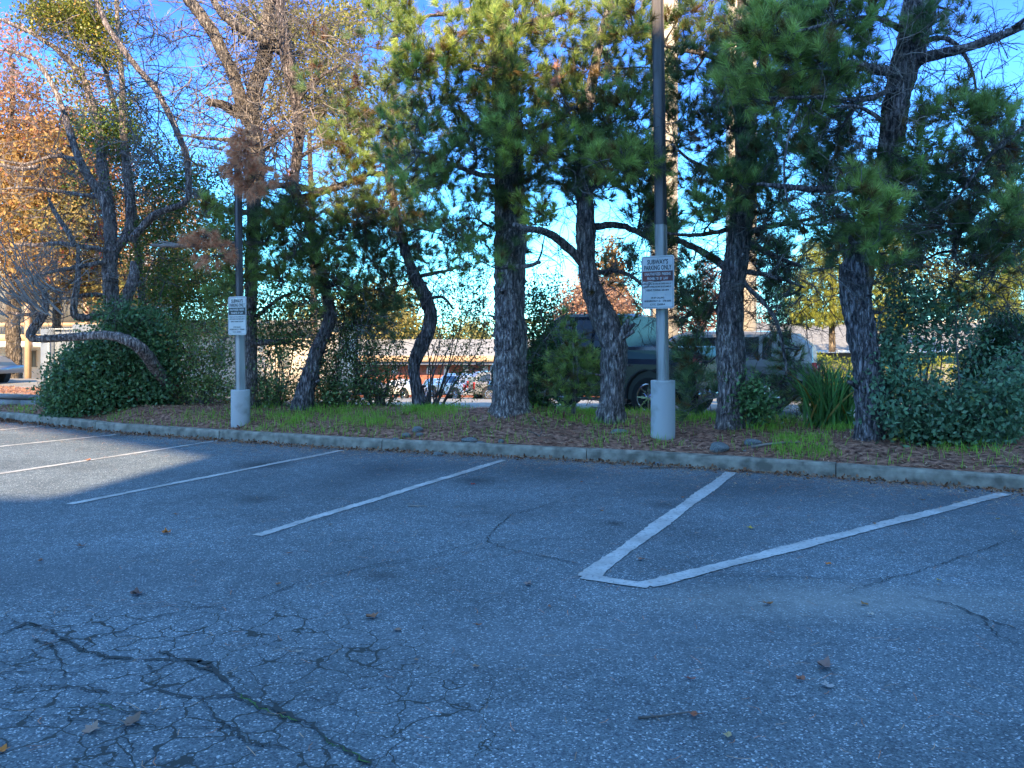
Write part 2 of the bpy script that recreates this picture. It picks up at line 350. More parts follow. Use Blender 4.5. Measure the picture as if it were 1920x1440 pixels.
# planted strip
b = MB(); us = np.r_[.13, np.linspace(.2, 5.0, 60)]
line2 = resample(CURB, .12); d2 = np.gradient(line2, axis=0); d2 /= np.linalg.norm(d2, axis=1)[:, None]
for _ in range(12): d2[1:-1] = (d2[:-2] + d2[2:] + d2[1:-1]) / 3
d2 /= np.linalg.norm(d2, axis=1)[:, None]; n2 = np.c_[-d2[:, 1], d2[:, 0]]
P = (line2[:, None, :] + n2[:, None, :] * us[None, :, None]).reshape(-1, 2)
z = berm(P[:, 0], P[:, 1]) + rng.normal(0, .0025, len(P)) * (behind(P[:, 0], P[:, 1]) > .3)
k = len(us); i = np.arange(len(line2) - 1)[:, None] * k + np.arange(k - 1)[None, :]
b.add(np.c_[P, z], f4=np.stack([i, i + k, i + k + 1, i + 1], -1).reshape(-1, 4))
tag(b.build("planting_ground", M['soil'], smooth=True), kind="structure")
# pavement of the lot beyond
bx = lambda x, y: far_z(y) + np.where(x < -9, .35 * sm(-x, 9, 10.5) * (1 - sm(y, 26, 38)), 0)
def lot2(x, y): return bx(x, y) - .06 * (1 - sm(behind(x, y), 4.0, 4.6))
sheet("far_pavement", np.linspace(-60, 60, 121), np.concatenate([np.linspace(12, 40, 57), np.linspace(41, 93, 27)]), lambda x, y: np.where(behind(x, y) < 4.3, -.5, lot2(x, y)), M['farasphalt'])

# painted lines
def stripe(pts, w, name="painted_line"):
    P = np.array([onroad(*p)[:2] for p in pts]); b = MB()
    for a, c in zip(P[:-1], P[1:]):
        dd = (c - a); L = np.linalg.norm(dd); dd /= L; nv = np.array([-dd[1], dd[0]])
        m_ = max(int(L / .05), 2); t = np.linspace(0, 1, m_)[:, None]; Q = a + (c - a) * t
        e1 = w / 2 + rng.normal(0, .006, (m_, 1)) + .008 * np.sin(t * L * 4 + P[0, 0]); e2 = w / 2 + rng.normal(0, .004, (m_, 1)) + .008 * np.sin(t * L * 3.3 + 2)
        V = np.c_[np.vstack([Q + nv * e1, Q - nv * e2]), np.full(2 * m_, .004)]
        i = np.arange(m_ - 1); b.add(V, f4=np.c_[i + m_, i + 1 + m_, i + 1, i])
    o = b.build(name, M['paint'], lot); stripe.k = getattr(stripe, 'k', 0) + 1; o.location.z = .0004 * stripe.k; return o
stripe([(-200, 826), (85, 798)], .09); stripe([(-300, 868), (218, 815)], .09); stripe([(-300, 934), (412, 826)], .095)
stripe([(130, 946), (640, 845)], .095); stripe([(481, 1005), (945, 863)], .105)
stripe([(1101, 1083), (1372, 886)], .14); stripe([(1092, 1082), (1217, 1101)], .1)
o_ = stripe([(1212, 1098), (1885, 926)], .13); 
bpy.context.view_layer.update()

# ragged cracks in the asphalt
def crack(pts, w0, w1, b, seed=0):
    r = np.random.default_rng(seed); P = np.array([onroad(*p)[:2] for p in pts]); P = resample(P, .025)
    if len(P) < 4: return
    nz = r.normal(0, 1, (len(P), 2)); cs = np.cumsum(nz, axis=0); cs -= np.linspace(0, 1, len(P))[:, None] * cs[-1]
    P = P + cs * .005 + nz * .005
    T = np.gradient(P, axis=0); T /= np.linalg.norm(T, axis=1)[:, None] + 1e-9; nv = np.c_[-T[:, 1], T[:, 0]]
    w = np.linspace(w0, w1, len(P)) * .8 * (.2 + r.random(len(P)) * 1.2) * (.6 + .7 * np.abs(np.sin(np.arange(len(P)) * .11 + seed)))
    w[0] = w[-1] = .0005
    V = np.c_[np.vstack([P + nv * w[:, None] / 2, P - nv * w[:, None] / 2]), np.full(2 * len(P), .0082)]
    i = np.arange(len(P) - 1); m_ = len(P); b.add(V, f4=np.c_[i + m_, i + 1 + m_, i + 1, i])
CR = [([(0, 1160), (60, 1172), (110, 1180), (200, 1172), (330, 1150), (470, 1127), (560, 1095), (700, 1060), (860, 1040), (1000, 1010)], .012, .006),
      ([(0, 1190), (50, 1170), (100, 1190), (150, 1220), (200, 1232), (260, 1238), (330, 1236), (380, 1244), (400, 1262), (440, 1300), (480, 1325), (560, 1355), (600, 1390), (700, 1437)], .028, .03),
      ([(300, 1220), (340, 1240), (400, 1262)], .02, .02), ([(150, 1222), (180, 1196), (250, 1180)], .014, .01),
      ([(60, 1200), (100, 1215), (118, 1245), (122, 1275)], .02, .012), ([(0, 1300), (60, 1285), (150, 1292), (230, 1302), (290, 1295), (330, 1308), (440, 1305), (480, 1325)], .014, .02),
      ([(0, 1348), (60, 1350), (150, 1355), (210, 1365), (330, 1370), (430, 1370), (440, 1395), (480, 1405), (560, 1400)], .01, .014),
      ([(380, 1310), (390, 1340), (440, 1370)], .012, .01), ([(240, 1370), (248, 1400), (252, 1425)], .014, .01), ([(110, 1285), (50, 1320), (0, 1325)], .01, .01),
      ([(180, 1320), (240, 1335), (310, 1340)], .012, .014), ([(480, 1325), (560, 1312), (650, 1318)], .01, .006), ([(270, 1250), (300, 1268), (290, 1290)], .016, .012),
      ([(0, 1245), (50, 1232), (90, 1212), (150, 1205)], .012, .01), ([(0, 1262), (90, 1255), (150, 1262), (200, 1245), (260, 1238)], .009, .012),
      ([(970, 960), (930, 990), (910, 1015), (940, 1030), (1020, 1045), (1090, 1060)], .012, .01), ([(905, 1015), (800, 1045), (640, 1075)], .008, .006),
      ([(1180, 930), (1110, 925), (1060, 940), (970, 965)], .006, .01), ([(1320, 1082), (1440, 1084), (1620, 1090), (1700, 1080), (1790, 1048), (1920, 1010)], .008, .012),
      ([(1720, 1120), (1780, 1135), (1860, 1165), (1920, 1185)], .014, .018), ([(1840, 1165), (1880, 1198), (1920, 1212)], .01, .012), ([(1480, 900), (1540, 925), (1640, 945), (1770, 950)], .006, .006),
      ([(1590, 1110), (1640, 1090), (1700, 1078)], .008, .008), ([(100, 1140), (250, 1135), (420, 1142)], .005, .005), ([(0, 1130), (90, 1160), (300, 1140)], .006, .006)]
b = MB()
for i_, (p_, w0, w1) in enumerate(CR): crack(p_, w0, w1, b, i_)
b.build("crack", M['crack'], lot)
b = MB()
for p_, w0, w1 in ([([(440, 1302), (480, 1325), (540, 1350), (560, 1358)], .022, .02), ([(590, 1385), (640, 1410), (700, 1438)], .02, .022), ([(175, 1322), (235, 1336)], .012, .01), ([(300, 1170), (325, 1165)], .01, .01), ([(150, 1355), (170, 1362)], .014, .01)]):
    P = [(x + 4, y + 1) for x, y in p_]; crack(P, w0 * .5, w1 * .5, b, int(p_[0][0]))
for v in b.v: v[:, 2] = .0095
b.build("moss", M['moss'], lot)

# ---------------------------------------------------------------- the office block behind the camera that shades the lot
def qh(x, Y, z):   # where the sun ray through a point crosses the wall plane y = -20
    t = (Y + 20); return x - SUN_DIR.x / SUN_DIR.y * t, z + math.tan(SUN_EL) / SUN_DIR.y * t
YB = -20.0
ex = qh(-4.3, 10, 0)[0]
H1 = qh(0, 11.0, 6.2)[1]; H0 = qh(0, 8.6, 0)[1]
b = MB(); b.box((ex + 24, YB - 6, H1 / 2), (48, 12, H1)); b.box((ex - 24 - .003, YB - 6.2, H0 / 2), (48, 12, H0))
off = thing("office_building", (ex, YB - 6, 0), "grey office block behind the viewer whose shade covers the lot", "building")
b.build("wall", M['office'], off)
b = MB()
for k in range(7):
    b.box((ex + 24, YB + .01, 2 + k * 3.1), (46, .06, 1.0))
b.build("window", M['glass'], off)
rebase(off)
b = MB()
x1, z1 = qh(-4.15, 11.4, 0); x2, z2 = qh(-8.3, 14.8, 0)
t1 = qh(0, 14, 5.2)[1]; t2 = qh(0, 16, 1.4)[1]
xl = x2 - 6.5; zl = z2 + (z2 - z1) / (x2 - x1) * (xl - x2)
xm = qh((70 - 960) / 1540 * 16, 16, 0)[0]; zm = z1 + (z2 - z1) / (x2 - x1) * (xm - x1)
xh = qh((320 - 960) / 1540 * 14.3, 14.3, 0)[0]; t3 = qh(0, 14.6, 7.2)[1]
pf = [(ex - .02, z1), (xm, zm), (xl, zl), (xl, t2), (xm - .1, t2 + .3), (xm, t3), (xh, t3), (xh + .05, t1), (ex - .02, t1)]
v = [(x, YB, z) for x, z in pf] + [(x, YB - .3, z) for x, z in pf]; m_ = len(pf)
b.add(v, ngons=[list(range(m_)), list(range(m_, 2 * m_))[::-1]] + [[i, (i + 1) % m_, (i + 1) % m_ + m_, i + m_] for i in range(m_)][:])
bb = thing("shade_blocker", (x1 - 4, YB, H0), "added unseen billboard on the office block behind the viewer", "blocker")  # added, unseen: outline cut so its shadow shapes the sunlit patch
b.build("board", M['office'], bb)
for x in (xl + .2, ex - .1):
    b = MB(); b.tube([(x, YB - .4, H0 - .1), (x, YB - .4, t2)], .1, 8); b.build("support_post", M['polemetal'], bb); rebase(bb)

# ---------------------------------------------------------------- plant building blocks
def unit(v): return v / (np.linalg.norm(v, axis=-1, keepdims=True) + 1e-9)
def curve(p0, p1, bend=.15, n=7, r=rng, up=0.0):
    p0 = np.asarray(p0); p1 = np.asarray(p1); L = np.linalg.norm(p1 - p0); t = np.linspace(0, 1, n)[:, None]
    o = r.normal(0, 1, 3) * L * bend; o2 = r.normal(0, 1, 3) * L * bend * .4
    return p0 + (p1 - p0) * t + o * np.sin(np.pi * t) + o2 * np.sin(2 * np.pi * t) + np.array([0, 0, up * L]) * np.sin(np.pi * t)
def needles(b, P, D, colr, k=60, L=.15, w=.005, spread=.75, r=rng):
    n = len(P)
    if n == 0: return
    D = unit(D); tl = (r.random((n, k)) - .55) * L * .55
    base = P[:, None, :] + D[:, None, :] * tl[..., None]
    dr = unit(D[:, None, :] + spread * unit(r.normal(0, 1, (n, k, 3))) + np.array([0, 0, .08]))
    ln = L * (.65 + .5 * r.random((n, k, 1)))
    tip = base + dr * ln + np.array([0, 0, -.12]) * ln * r.random((n, k, 1))
    sd = unit(np.cross(dr, r.normal(0, 1, (n, k, 3)))) * w / 2
    V = np.stack([base - sd, base + sd, tip], 2).reshape(-1, 3)
    c = colr[:, None, :] * (.75 + .5 * r.random((n, k, 1)))
    c = np.repeat(np.clip(c, 0, 1).reshape(-1, 3), 3, axis=0)
    b.add(V, f3=np.arange(len(V)).reshape(-1, 3), col=c)
def leaves(b, P, size, colr, r=rng, asp=.55, up=.3):
    n = len(P); size = np.broadcast_to(size, (n,))[:, None] * (.6 + .8 * r.random((n, 1)))
    a = unit(r.normal(0, 1, (n, 3)) + np.array([0, 0, up])); s = unit(np.cross(a, r.normal(0, 1, (n, 3)) + np.array([0, 0, .8]))); nn_ = np.cross(a, s)
    m1 = P + a * size * .5
    V = np.stack([P, m1 + s * size * asp * .5 + nn_ * size * .08, P + a * size, m1 - s * size * asp * .5 + nn_ * size * .08], 1).reshape(-1, 3)
    i = np.arange(n) * 4
    b.add(V, f4=np.c_[i, i + 1, i + 2, i + 3], col=np.repeat(np.clip(colr, 0, 1), 4, axis=0))
def ell(n, r=rng, shell=.0):
    d = unit(r.normal(0, 1, (n, 3))); q = r.random((n, 1)) ** (1 / 3.0)
    if shell: q = shell + (1 - shell) * q
    return d * q
def path(pts, Z, dz=None):
    """traced trunk: (x, y, width in photo pixels) at distance Z (+ per-point depth)"""
    P = []; R = []
    for i, p in enumerate(pts):
        zz = Z + (dz[i] if dz is not None else 0); P.append(px(p[0], p[1], zz)); R.append(p[2] / F * zz / 2)
    return np.array(P), np.array(R)
def smoothpath(P, R, step=.06):
    n = len(P); t = np.arange(n); seg = np.r_[0, np.cumsum(np.linalg.norm(np.diff(P, axis=0), axis=1))]
    q = np.linspace(0, seg[-1], max(int(seg[-1] / step), 4))
    out = np.c_[[np.interp(q, seg, P[:, k]) for k in range(3)]].T; rr = np.interp(q, seg, R)
    for _ in range(int(.12 / step * 4)):
        out[1:-1] = (out[:-2] + 2 * out[1:-1] + out[2:]) / 4; rr[1:-1] = (rr[:-2] + 2 * rr[1:-1] + rr[2:]) / 4
    return out, rr

class Tree:
    def __init__(s, name, label, cat, trunk, Z, seed, barkm='bark', group=None, taper_root=True, twigm='twig', leafm='needle', dz=None, stubs=False):
        s.r = np.random.default_rng(seed); s.name = name; s.Z = Z; s.bark = barkm; s.twigm = twigm; s.leafm = leafm
        P, R = path(trunk, Z, dz); P, R = smoothpath(P, R)
        root = px(trunk[0][0], trunk[0][1], Z); s.o = thing(name, root, label, cat, group)
        if taper_root:
            P = np.vstack([P[0] - [0, 0, .3], P]); R = np.r_[R[0] * 1.35, R]
            h = P[:, 2] - root[2]; R = R * (1 + .16 * np.exp(-np.clip(h, 0, 9) / .12))
        s.trunk = MB(); s.limb(P, R, 18, True); s.sk = [P]; s.skr = [R]
        s.tw = MB(); s.dtw = MB(); s.nd = MB(); s.brown = MB()
        if taper_root or stubs:
            for k in range(int(len(P) * .12)):
                i = s.r.integers(8, len(P) - 2); a = s.r.uniform(2.6, 6.8); d = np.array([math.cos(a), math.sin(a), s.r.uniform(-.1, .5)])
                l_ = s.r.uniform(.02, .12) + R[i]; q = s.r.uniform(.012, .035); p0 = P[i] + d * R[i] * .5
                s.trunk.tube([p0, P[i] + d * l_ * .85, P[i] + d * l_], [q * 1.6, q, q * .7], 7)
    def limb(s, P, R, sides=12, big=False):
        a = P.copy()
        n = len(P)
        s.trunk_add(a, R, sides)
    def trunk_add(s, P, R, sides):
        b = s.trunk if hasattr(s, 'trunk') else None
        # bark ridges: the ring radius varies with angle, drifting along the limb
        n = len(P); T = unit(np.gradient(P, axis=0)); ref = np.array([0, 1.0, 0]) if abs(T[:, 1]).mean() < .8 else np.array([1.0, 0, 0])
        U = unit(np.cross(T, ref)); V = np.cross(T, U); a = np.linspace(0, 2 * np.pi, sides, endpoint=False)
        ph = s.r.random(5) * 6.28; tt = np.arange(n)[:, None] * .06
        w = (.05 * np.sin(5 * a[None] + ph[0] + 2 * np.sin(tt * 1.3 + ph[1])) + .05 * np.sin(3 * a[None] + ph[2] + tt * 2) + .07 * np.sin(tt * 3.1 + ph[3]) * np.sin(a[None] + ph[4] + tt))
        w = w + s.r.normal(0, .05, (n, sides)) + .09 * np.sin(tt * 9 + ph[1]) * np.maximum(0, np.sin(a[None] * 2 + ph[0] + tt * 5)) ** 3
        ring = P[:, None] + (np.asarray(R)[:, None] * (1 + w))[..., None] * (np.cos(a)[None, :, None] * U[:, None] + np.sin(a)[None, :, None] * V[:, None])
        i = np.arange(n - 1)[:, None] * sides; j = np.arange(sides)[None]; k = (j + 1) % sides
        b.add(ring.reshape(-1, 3), f4=np.stack([i + j, i + k, i + sides + k, i + sides + j], -1).reshape(-1, 4), ngons=[[(n - 1) * sides + m for m in range(sides)]])
    def traced(s, pts, dz=None, sides=8, Z=None):
        P, R = path(pts, Z or s.Z, dz); P, R = smoothpath(P, R, .07)
        P = P + s.r.normal(0, 1, P.shape) * np.minimum(R, .03)[:, None] * .12
        s.trunk_add(P, R, sides); s.sk.append(P); s.skr.append(R)
    def near(s, c, k=1, minr=0.0):
        A = np.vstack(s.sk)
        d = np.linalg.norm((A - c) * np.array([1, .6, 1.25]), axis=1) + .35 * np.clip(A[:, 2] - c[2], 0, 9)
        return A[np.argmin(d + s.r.random(len(d)) * .15)]
    def branch(s, c, r0=.02, bend=.1, dead=False):
        p = s.near(np.asarray(c)); Q = curve(p, c, bend, 10, s.r, up=-.06); (s.dtw if dead else s.tw).tube(Q, np.linspace(r0, r0 * .35, 10), 5); s.sk.append(Q[3:]); return Q
    def pine_blob(s, x, y, rx, ry, n, tone=0, Z=None, dep=.7, k=66, L=.165, twigs=2):
        Z = Z or s.Z; c0 = px(x, y, Z); s.branch(c0 + s.r.normal(0, .08, 3) * [1, 2, 1], .012 + .0002 * max(rx, ry)); n = int(n * 1.9); rx *= 1.12; ry *= 1.12
        tones = {0: ((.23, .33, .1), (.34, .44, .13)), 1: ((.32, .42, .11), (.42, .5, .14)), -1: ((.14, .23, .1), (.25, .35, .15)), 2: ((.42, .5, .1), (.55, .6, .14))}[tone]  # brighter tones also stand in for sunlight on the upper crown tufts
        allP = []; allD = []
        for i in range(n):
            a = s.r.random() * 6.283; q = math.sqrt(s.r.random())
            c = px(x + rx * q * math.cos(a), y + ry * q * math.sin(a), Z + s.r.uniform(-dep, dep))
            p = s.near(c); v = c - p; Ld = np.linalg.norm(v)
            if Ld > 1.0: p = c - v / Ld * 1.0 + s.r.normal(0, .05, 3)
            Q = curve(p, c, .12, 7, s.r, up=-.05); s.tw.tube(Q, np.linspace(.007, .003, 7), 3)
            d = unit(Q[-1] - Q[-3] + s.r.normal(0, .03, 3)); d = unit(d + [0, 0, .55])
            allP.append(Q[-1]); allD.append(d)
            for j in range(s.r.integers(2, 5)):
                b0 = Q[s.r.integers(3, 7)]; e = b0 + unit(d + s.r.normal(0, .7, 3) + [0, 0, .2]) * s.r.uniform(.1, .24)
                s.tw.tube([b0, (b0 + e) / 2 + s.r.normal(0, .01, 3), e], [.004, .0035, .003], 3); allP.append(e); allD.append(unit(e - b0) + [0, 0, .3])
        P = np.array(allP); D = np.array(allD); m_ = len(P)
        col = np.array(tones[0]) + (np.array(tones[1]) - np.array(tones[0])) * s.r.random((m_, 1))
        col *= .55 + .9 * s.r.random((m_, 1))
        old = s.r.random(m_) < .13; col[old] = np.array([.2, .13, .045]) * (.7 + .6 * s.r.random((old.sum(), 1)))
        needles(s.nd, P, D, col, k, L, .0066, .85, r=s.r)
        for i in range(twigs * 2): s.bare(x + s.r.uniform(-rx, rx), y + s.r.uniform(-ry, ry), Z, .5, 1)
    def bare(s, x, y, Z, L=.7, n=1, dead=False, curl=.25, lev=2, r0=.006, dirv=None, dep=.5):
        B = s.dtw if dead else s.tw
        for i in range(n):
            c = px(x, y, Z + s.r.uniform(-dep, dep)); d = unit(s.r.normal(0, 1, 3) * [1, .6, .8] + ([0, 0, .1] if dirv is None else dirv))
            s._twig(B, c, d, L * s.r.uniform(.6, 1.2), r0, lev, curl)
    def _twig(s, B, p, d, L, r0, lev, curl):
        n = 7; P = [np.asarray(p, float)]; ax = unit(s.r.normal(0, 1, 3)); w = s.r.normal(0, curl)
        for i in range(n):
            d = unit(d + np.cross(ax, d) * w + s.r.normal(0, .1, 3)); P.append(P[-1] + d * L / n)
        P = np.array(P); B.tube(P, np.linspace(r0, r0 * .35, n + 1), 3 if r0 < .01 else 5)
        if lev > 0:
            for j in range(s.r.integers(3, 6)):
                k = s.r.integers(1, n); dd = unit(P[k + 1] - P[k]); sd = unit(s.r.normal(0, 1, 3))
                s._twig(B, P[k], unit(dd + sd * .8), L * s.r.uniform(.35, .65), r0 * .6, lev - 1, curl)
    def brown_blob(s, x, y, rx, ry, n, Z=None, col=(.8, .4, .23), dep=.3):
        Z = Z or s.Z; P = []; D = []
        c0 = px(x, y, Z); s.branch(c0, .012)
        for i in range(n):
            a = s.r.random() * 6.283; q = math.sqrt(s.r.random()); c = px(x + rx * q * math.cos(a), y + ry * q * math.sin(a), Z + s.r.uniform(-dep, dep))
            p = s.near(c); v = c - p; Ld = np.linalg.norm(v) + 1e-6; p = c - v / Ld * min(Ld, .4)
            s.tw.tube(curve(p, c, .1, 4, s.r), [.004] * 4, 3); P.append(c); D.append(unit(v) + [0, 0, -.5])
        P = np.array(P); D = np.array(D); cc = np.array(col) * (.7 + .6 * s.r.random((len(P), 1)))
        needles(s.brown, P, D, cc, 80, .14, .007, .8, r=s.r)
    def leaf_blob(s, x, y, rx, ry, n, size=.045, c1=(.05, .09, .02), c2=(.14, .17, .03), Z=None, dep=.6, c3=None, f3=.0, clump=14, core=0.0):
        Z = Z or s.Z; n = int(n * 1.9); size = size * 1.12; rx *= 1.1; ry *= 1.1; m_ = max(n // clump, 1); cen = ell(m_, s.r, core) * np.array([rx, dep, ry])
        C0 = np.array([px(x + c[0], y - c[2], Z + c[1]) for c in cen])
        for c in C0[::2]:
            p = s.near(c); v = c - p; Ld = np.linalg.norm(v) + 1e-6; p2 = c - v / Ld * min(Ld, .8); s.tw.tube(curve(p2, c, .12, 5, s.r), np.linspace(.006, .002, 5), 3)
        P = np.repeat(C0, clump, axis=0) + s.r.normal(0, size * 1.5, (m_ * clump, 3))
        t = np.repeat(s.r.random((m_, 1)), clump, axis=0) * .6 + .4 * s.r.random((len(P), 1)); col = np.array(c1) + (np.array(c2) - np.array(c1)) * t
        if c3 is not None: k = s.r.random(len(P)) < f3; col[k] = np.array(c3) * (.7 + .6 * s.r.random((k.sum(), 1)))
        col = col * np.repeat(.6 + .8 * s.r.random((m_, 1)), clump, axis=0)
        leaves(s.nd, P, size, col, s.r)
    def finish(s):
        s.trunk.build("trunk", M[s.bark], s.o, smooth=True)
        if s.tw.n: s.tw.build("branchwork", M[s.twigm], s.o)
        if s.dtw.n: tag(s.dtw.build("dead_branchwork", M['deadtwig'], s.o), "bare pale dead twigs")
        if s.nd.n: s.nd.build("crown", M[s.leafm], s.o)
        if s.brown.n: tag(s.brown.build("dead_foliage", M['litter'], s.o), "rust brown dead needles")
        rebase(s.o); return s.o

def veil(t, x0, x1, y0, y1, Z, nb, ns, tone=0):
    for _ in range(nb): t.bare(t.r.uniform(x0, x1), t.r.uniform(y0, y1), Z, 1.0, 1, lev=2, r0=.009, dirv=np.array([0, 0, -.5]))
    for _ in range(ns): t.pine_blob(t.r.uniform(x0, x1), t.r.uniform(y0, y1), 34, 24, 3, tone if t.r.random() < .6 else -1, Z=Z, dep=.5)
# ================================================================ trees of the strip
# --- the stout straight pine in the middle
Zm = hit(958, 768)
t = Tree("pine_tree", "stout straight pine on a needle covered mound, thickest trunk of the row", "pine", [(958, 768, 76), (958, 740, 66), (957, 700, 62), (955, 600, 56), (957, 500, 57), (958, 420, 58), (955, 330, 54), (950, 230, 50), (945, 120, 44), (930, 0, 36), (915, -150, 26)], Zm, 11)
for p in ([(950, 150, 16), (900, 130, 12), (850, 110, 9), (800, 100, 6)], [(945, 60, 16), (1000, 40, 12), (1060, 20, 8)], [(955, 260, 14), (1010, 240, 10), (1080, 200, 7)], [(955, 330, 12), (900, 330, 10), (830, 300, 6), (780, 280, 5)], [(930, 0, 14), (880, 20, 10), (800, 30, 6)], [(960, 500, 10), (990, 500, 8), (1012, 492, 7)], [(915, 20, 20), (935, 45, 14), (960, 60, 8)]):
    t.traced(p, dz=[-.2 - .35 * i for i in range(len(p))])
for a in [(800, 105, 55, 40, 12, 2), (775, 130, 35, 30, 6, 2), (860, 60, 100, 60, 22, 1), (950, 110, 80, 90, 26, 0), (1000, 35, 100, 45, 18, 1), (900, 130, 60, 60, 14, 1), (970, 210, 80, 70, 20, 0), (850, 170, 90, 50, 18, 0), (720, 30, 50, 40, 8, 1),
          (790, 280, 70, 60, 14, 0), (890, 290, 90, 50, 18, 0), (970, 230, 60, 50, 12, 1), (1000, 275, 60, 36, 13, 2), (950, 250, 30, 40, 8, 1), (1090, 230, 70, 80, 20, -1), (1090, 150, 80, 70, 20, -1), (940, 350, 60, 45, 14, -1),
          (830, 345, 70, 40, 12, 0), (1005, 405, 32, 26, 7, 2), (880, 400, 80, 40, 10, 0), (940, 450, 40, 60, 10, -1), (900, 480, 40, 40, 5, 0), (780, 200, 60, 60, 10, 0), (1060, 60, 70, 50, 14, 0), (990, 340, 40, 30, 8, -1),
          (770, 335, 40, 40, 6, 1), (1040, 180, 60, 50, 12, 0), (880, 220, 60, 40, 12, -1)]:
    x, y, rx, ry, n_, tn = a
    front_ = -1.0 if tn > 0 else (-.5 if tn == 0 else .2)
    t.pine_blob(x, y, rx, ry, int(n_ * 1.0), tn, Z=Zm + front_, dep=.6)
for _ in range(100): t.bare(t.r.uniform(720, 1080), t.r.uniform(30, 560), Zm, .9, 1, lev=2, r0=.008)
for x, y in ((850, 470), (830, 430), (1010, 500), (900, 540), (820, 480), (1040, 470), (1060, 540)): t.bare(x, y, Zm, .8, 1, lev=2)
t.brown_blob(1042, 142, 8, 20, 7, Z=Zm - 1.2)
t.finish()

# --- curving pine with the broken stub, to the right of it
Ze = hit(1148, 787)
t = Tree("pine_tree", "crooked pine with a broken stub and swollen elbow in front of the dark truck", "pine", [(1148, 788, 50), (1149, 760, 46), (1150, 720, 44), (1150, 690, 48), (1154, 655, 50), (1146, 622, 52), (1127, 587, 46), (1112, 555, 40), (1102, 520, 34), (1099, 490, 33), (1100, 450, 37), (1100, 415, 35), (1097, 370, 32), (1095, 300, 26), (1100, 200, 22), (1120, 100, 17), (1150, -20, 12)], Ze, 12)
t.traced([(1096, 497, 18), (1080, 478, 18), (1057, 457, 17), (1035, 440, 16), (1012, 430, 14), (985, 432, 12), (965, 420, 9)], dz=[0, -.1, -.3, -.45, -.7, -1.1, -1.2])
t.traced([(1112, 428, 14), (1140, 420, 13), (1170, 423, 12), (1200, 437, 12), (1225, 450, 9), (1245, 462, 6)], dz=[0, .1, .2, .3, .4, .5])
t.traced([(1112, 512, 10), (1140, 506, 8), (1165, 508, 8), (1192, 520, 7), (1215, 545, 4)], dz=[0, .1, .2, .2, .3])
t.traced([(1160, 634, 22), (1172, 622, 18), (1180, 610, 12), (1178, 598, 6)], dz=[-.1, -.15, -.2, -.2]); t.traced([(1168, 628, 14), (1180, 616, 10), (1190, 607, 5)], dz=[-.1, -.2, -.25]); t.traced([(1166, 634, 12), (1178, 628, 8), (1189, 622, 6)], dz=[-.12, -.2, -.25])
for a in [(1090, 300, 70, 55, 18, -1), (1140, 250, 80, 60, 20, -1), (1165, 300, 65, 42, 17, 1), (1120, 285, 50, 40, 12, 0), (1180, 200, 55, 70, 16, 0), (1190, 60, 55, 60, 15, 0), (1150, 130, 60, 70, 16, -1), (1200, 310, 45, 45, 12, 0), (1170, 30, 50, 40, 10, 1),
          (1100, 350, 50, 36, 10, -1), (1210, 360, 40, 60, 12, -1), (1225, 420, 30, 50, 12, -1), (1232, 330, 30, 50, 8, 0), (1240, 450, 24, 26, 7, 0), (1235, 150, 30, 60, 8, -1), (1160, 350, 50, 30, 9, -1)]:
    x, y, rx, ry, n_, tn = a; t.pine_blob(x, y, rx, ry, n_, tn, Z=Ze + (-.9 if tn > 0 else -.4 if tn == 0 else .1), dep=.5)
for _ in range(75): t.bare(t.r.uniform(1040, 1260), t.r.uniform(60, 600), Ze, .8, 1, lev=2, r0=.008)
for x, y in ((1060, 520), (1070, 560), (1150, 460), (1180, 470), (1130, 540), (1190, 540), (1220, 560)): t.bare(x, y, Ze, .9, 1, lev=2)
veil(t, 1150, 1260, 380, 600, Ze + .2, 18, 4, 0)
for x, y in ((1120, 580), (1200, 590)): t.bare(x, y, Ze - .3, .5, 1, lev=1)
t.finish()

# --- straight pine right of the sign pole
Zf = hit(1368, 797)
t = Tree("pine_tree", "straight rough pine just right of the nearer sign pole, drooping branches", "pine", [(1369, 798, 50), (1369, 760, 46), (1369, 700, 52), (1368, 660, 54), (1369, 607, 47), (1375, 532, 47), (1384, 457, 44), (1388, 420, 43), (1396, 370, 42), (1396, 300, 38), (1398, 200, 34), (1396, 80, 28), (1392, -60, 20)], Zf, 13)
t.traced([(1362, 503, 16), (1335, 483, 14), (1300, 463, 12), (1275, 452, 11), (1250, 444, 7)], dz=[0, .1, .2, .3, .4]); t.traced([(1365, 430, 9), (1320, 440, 8), (1268, 442, 6), (1230, 430, 4)], dz=[0, -.1, -.2, -.3])
t.traced([(1403, 437, 12), (1440, 422, 10), (1490, 418, 8), (1540, 405, 5)], dz=[0, -.1, -.2, -.4]); t.traced([(1400, 510, 10), (1430, 515, 9), (1475, 525, 7), (1510, 540, 4)], dz=[0, .1, .2, .3])
t.traced([(1403, 455, 12), (1440, 475, 10), (1480, 492, 8), (1505, 500, 5)], dz=[0, .1, .1, .1]); t.traced([(1395, 530, 10), (1420, 556, 9), (1450, 585, 8), (1462, 620, 8), (1470, 660, 6), (1475, 700, 4)], dz=[0, -.2, -.3, -.3, -.3, -.3])
t.traced([(1380, 340, 12), (1330, 320, 10), (1290, 300, 6), (1260, 270, 4)], dz=[0, -.1, -.2, -.3]); t.traced([(1385, 130, 12), (1320, 100, 10), (1260, 90, 7), (1225, 80, 4)], dz=[0, 0, .1, .2])
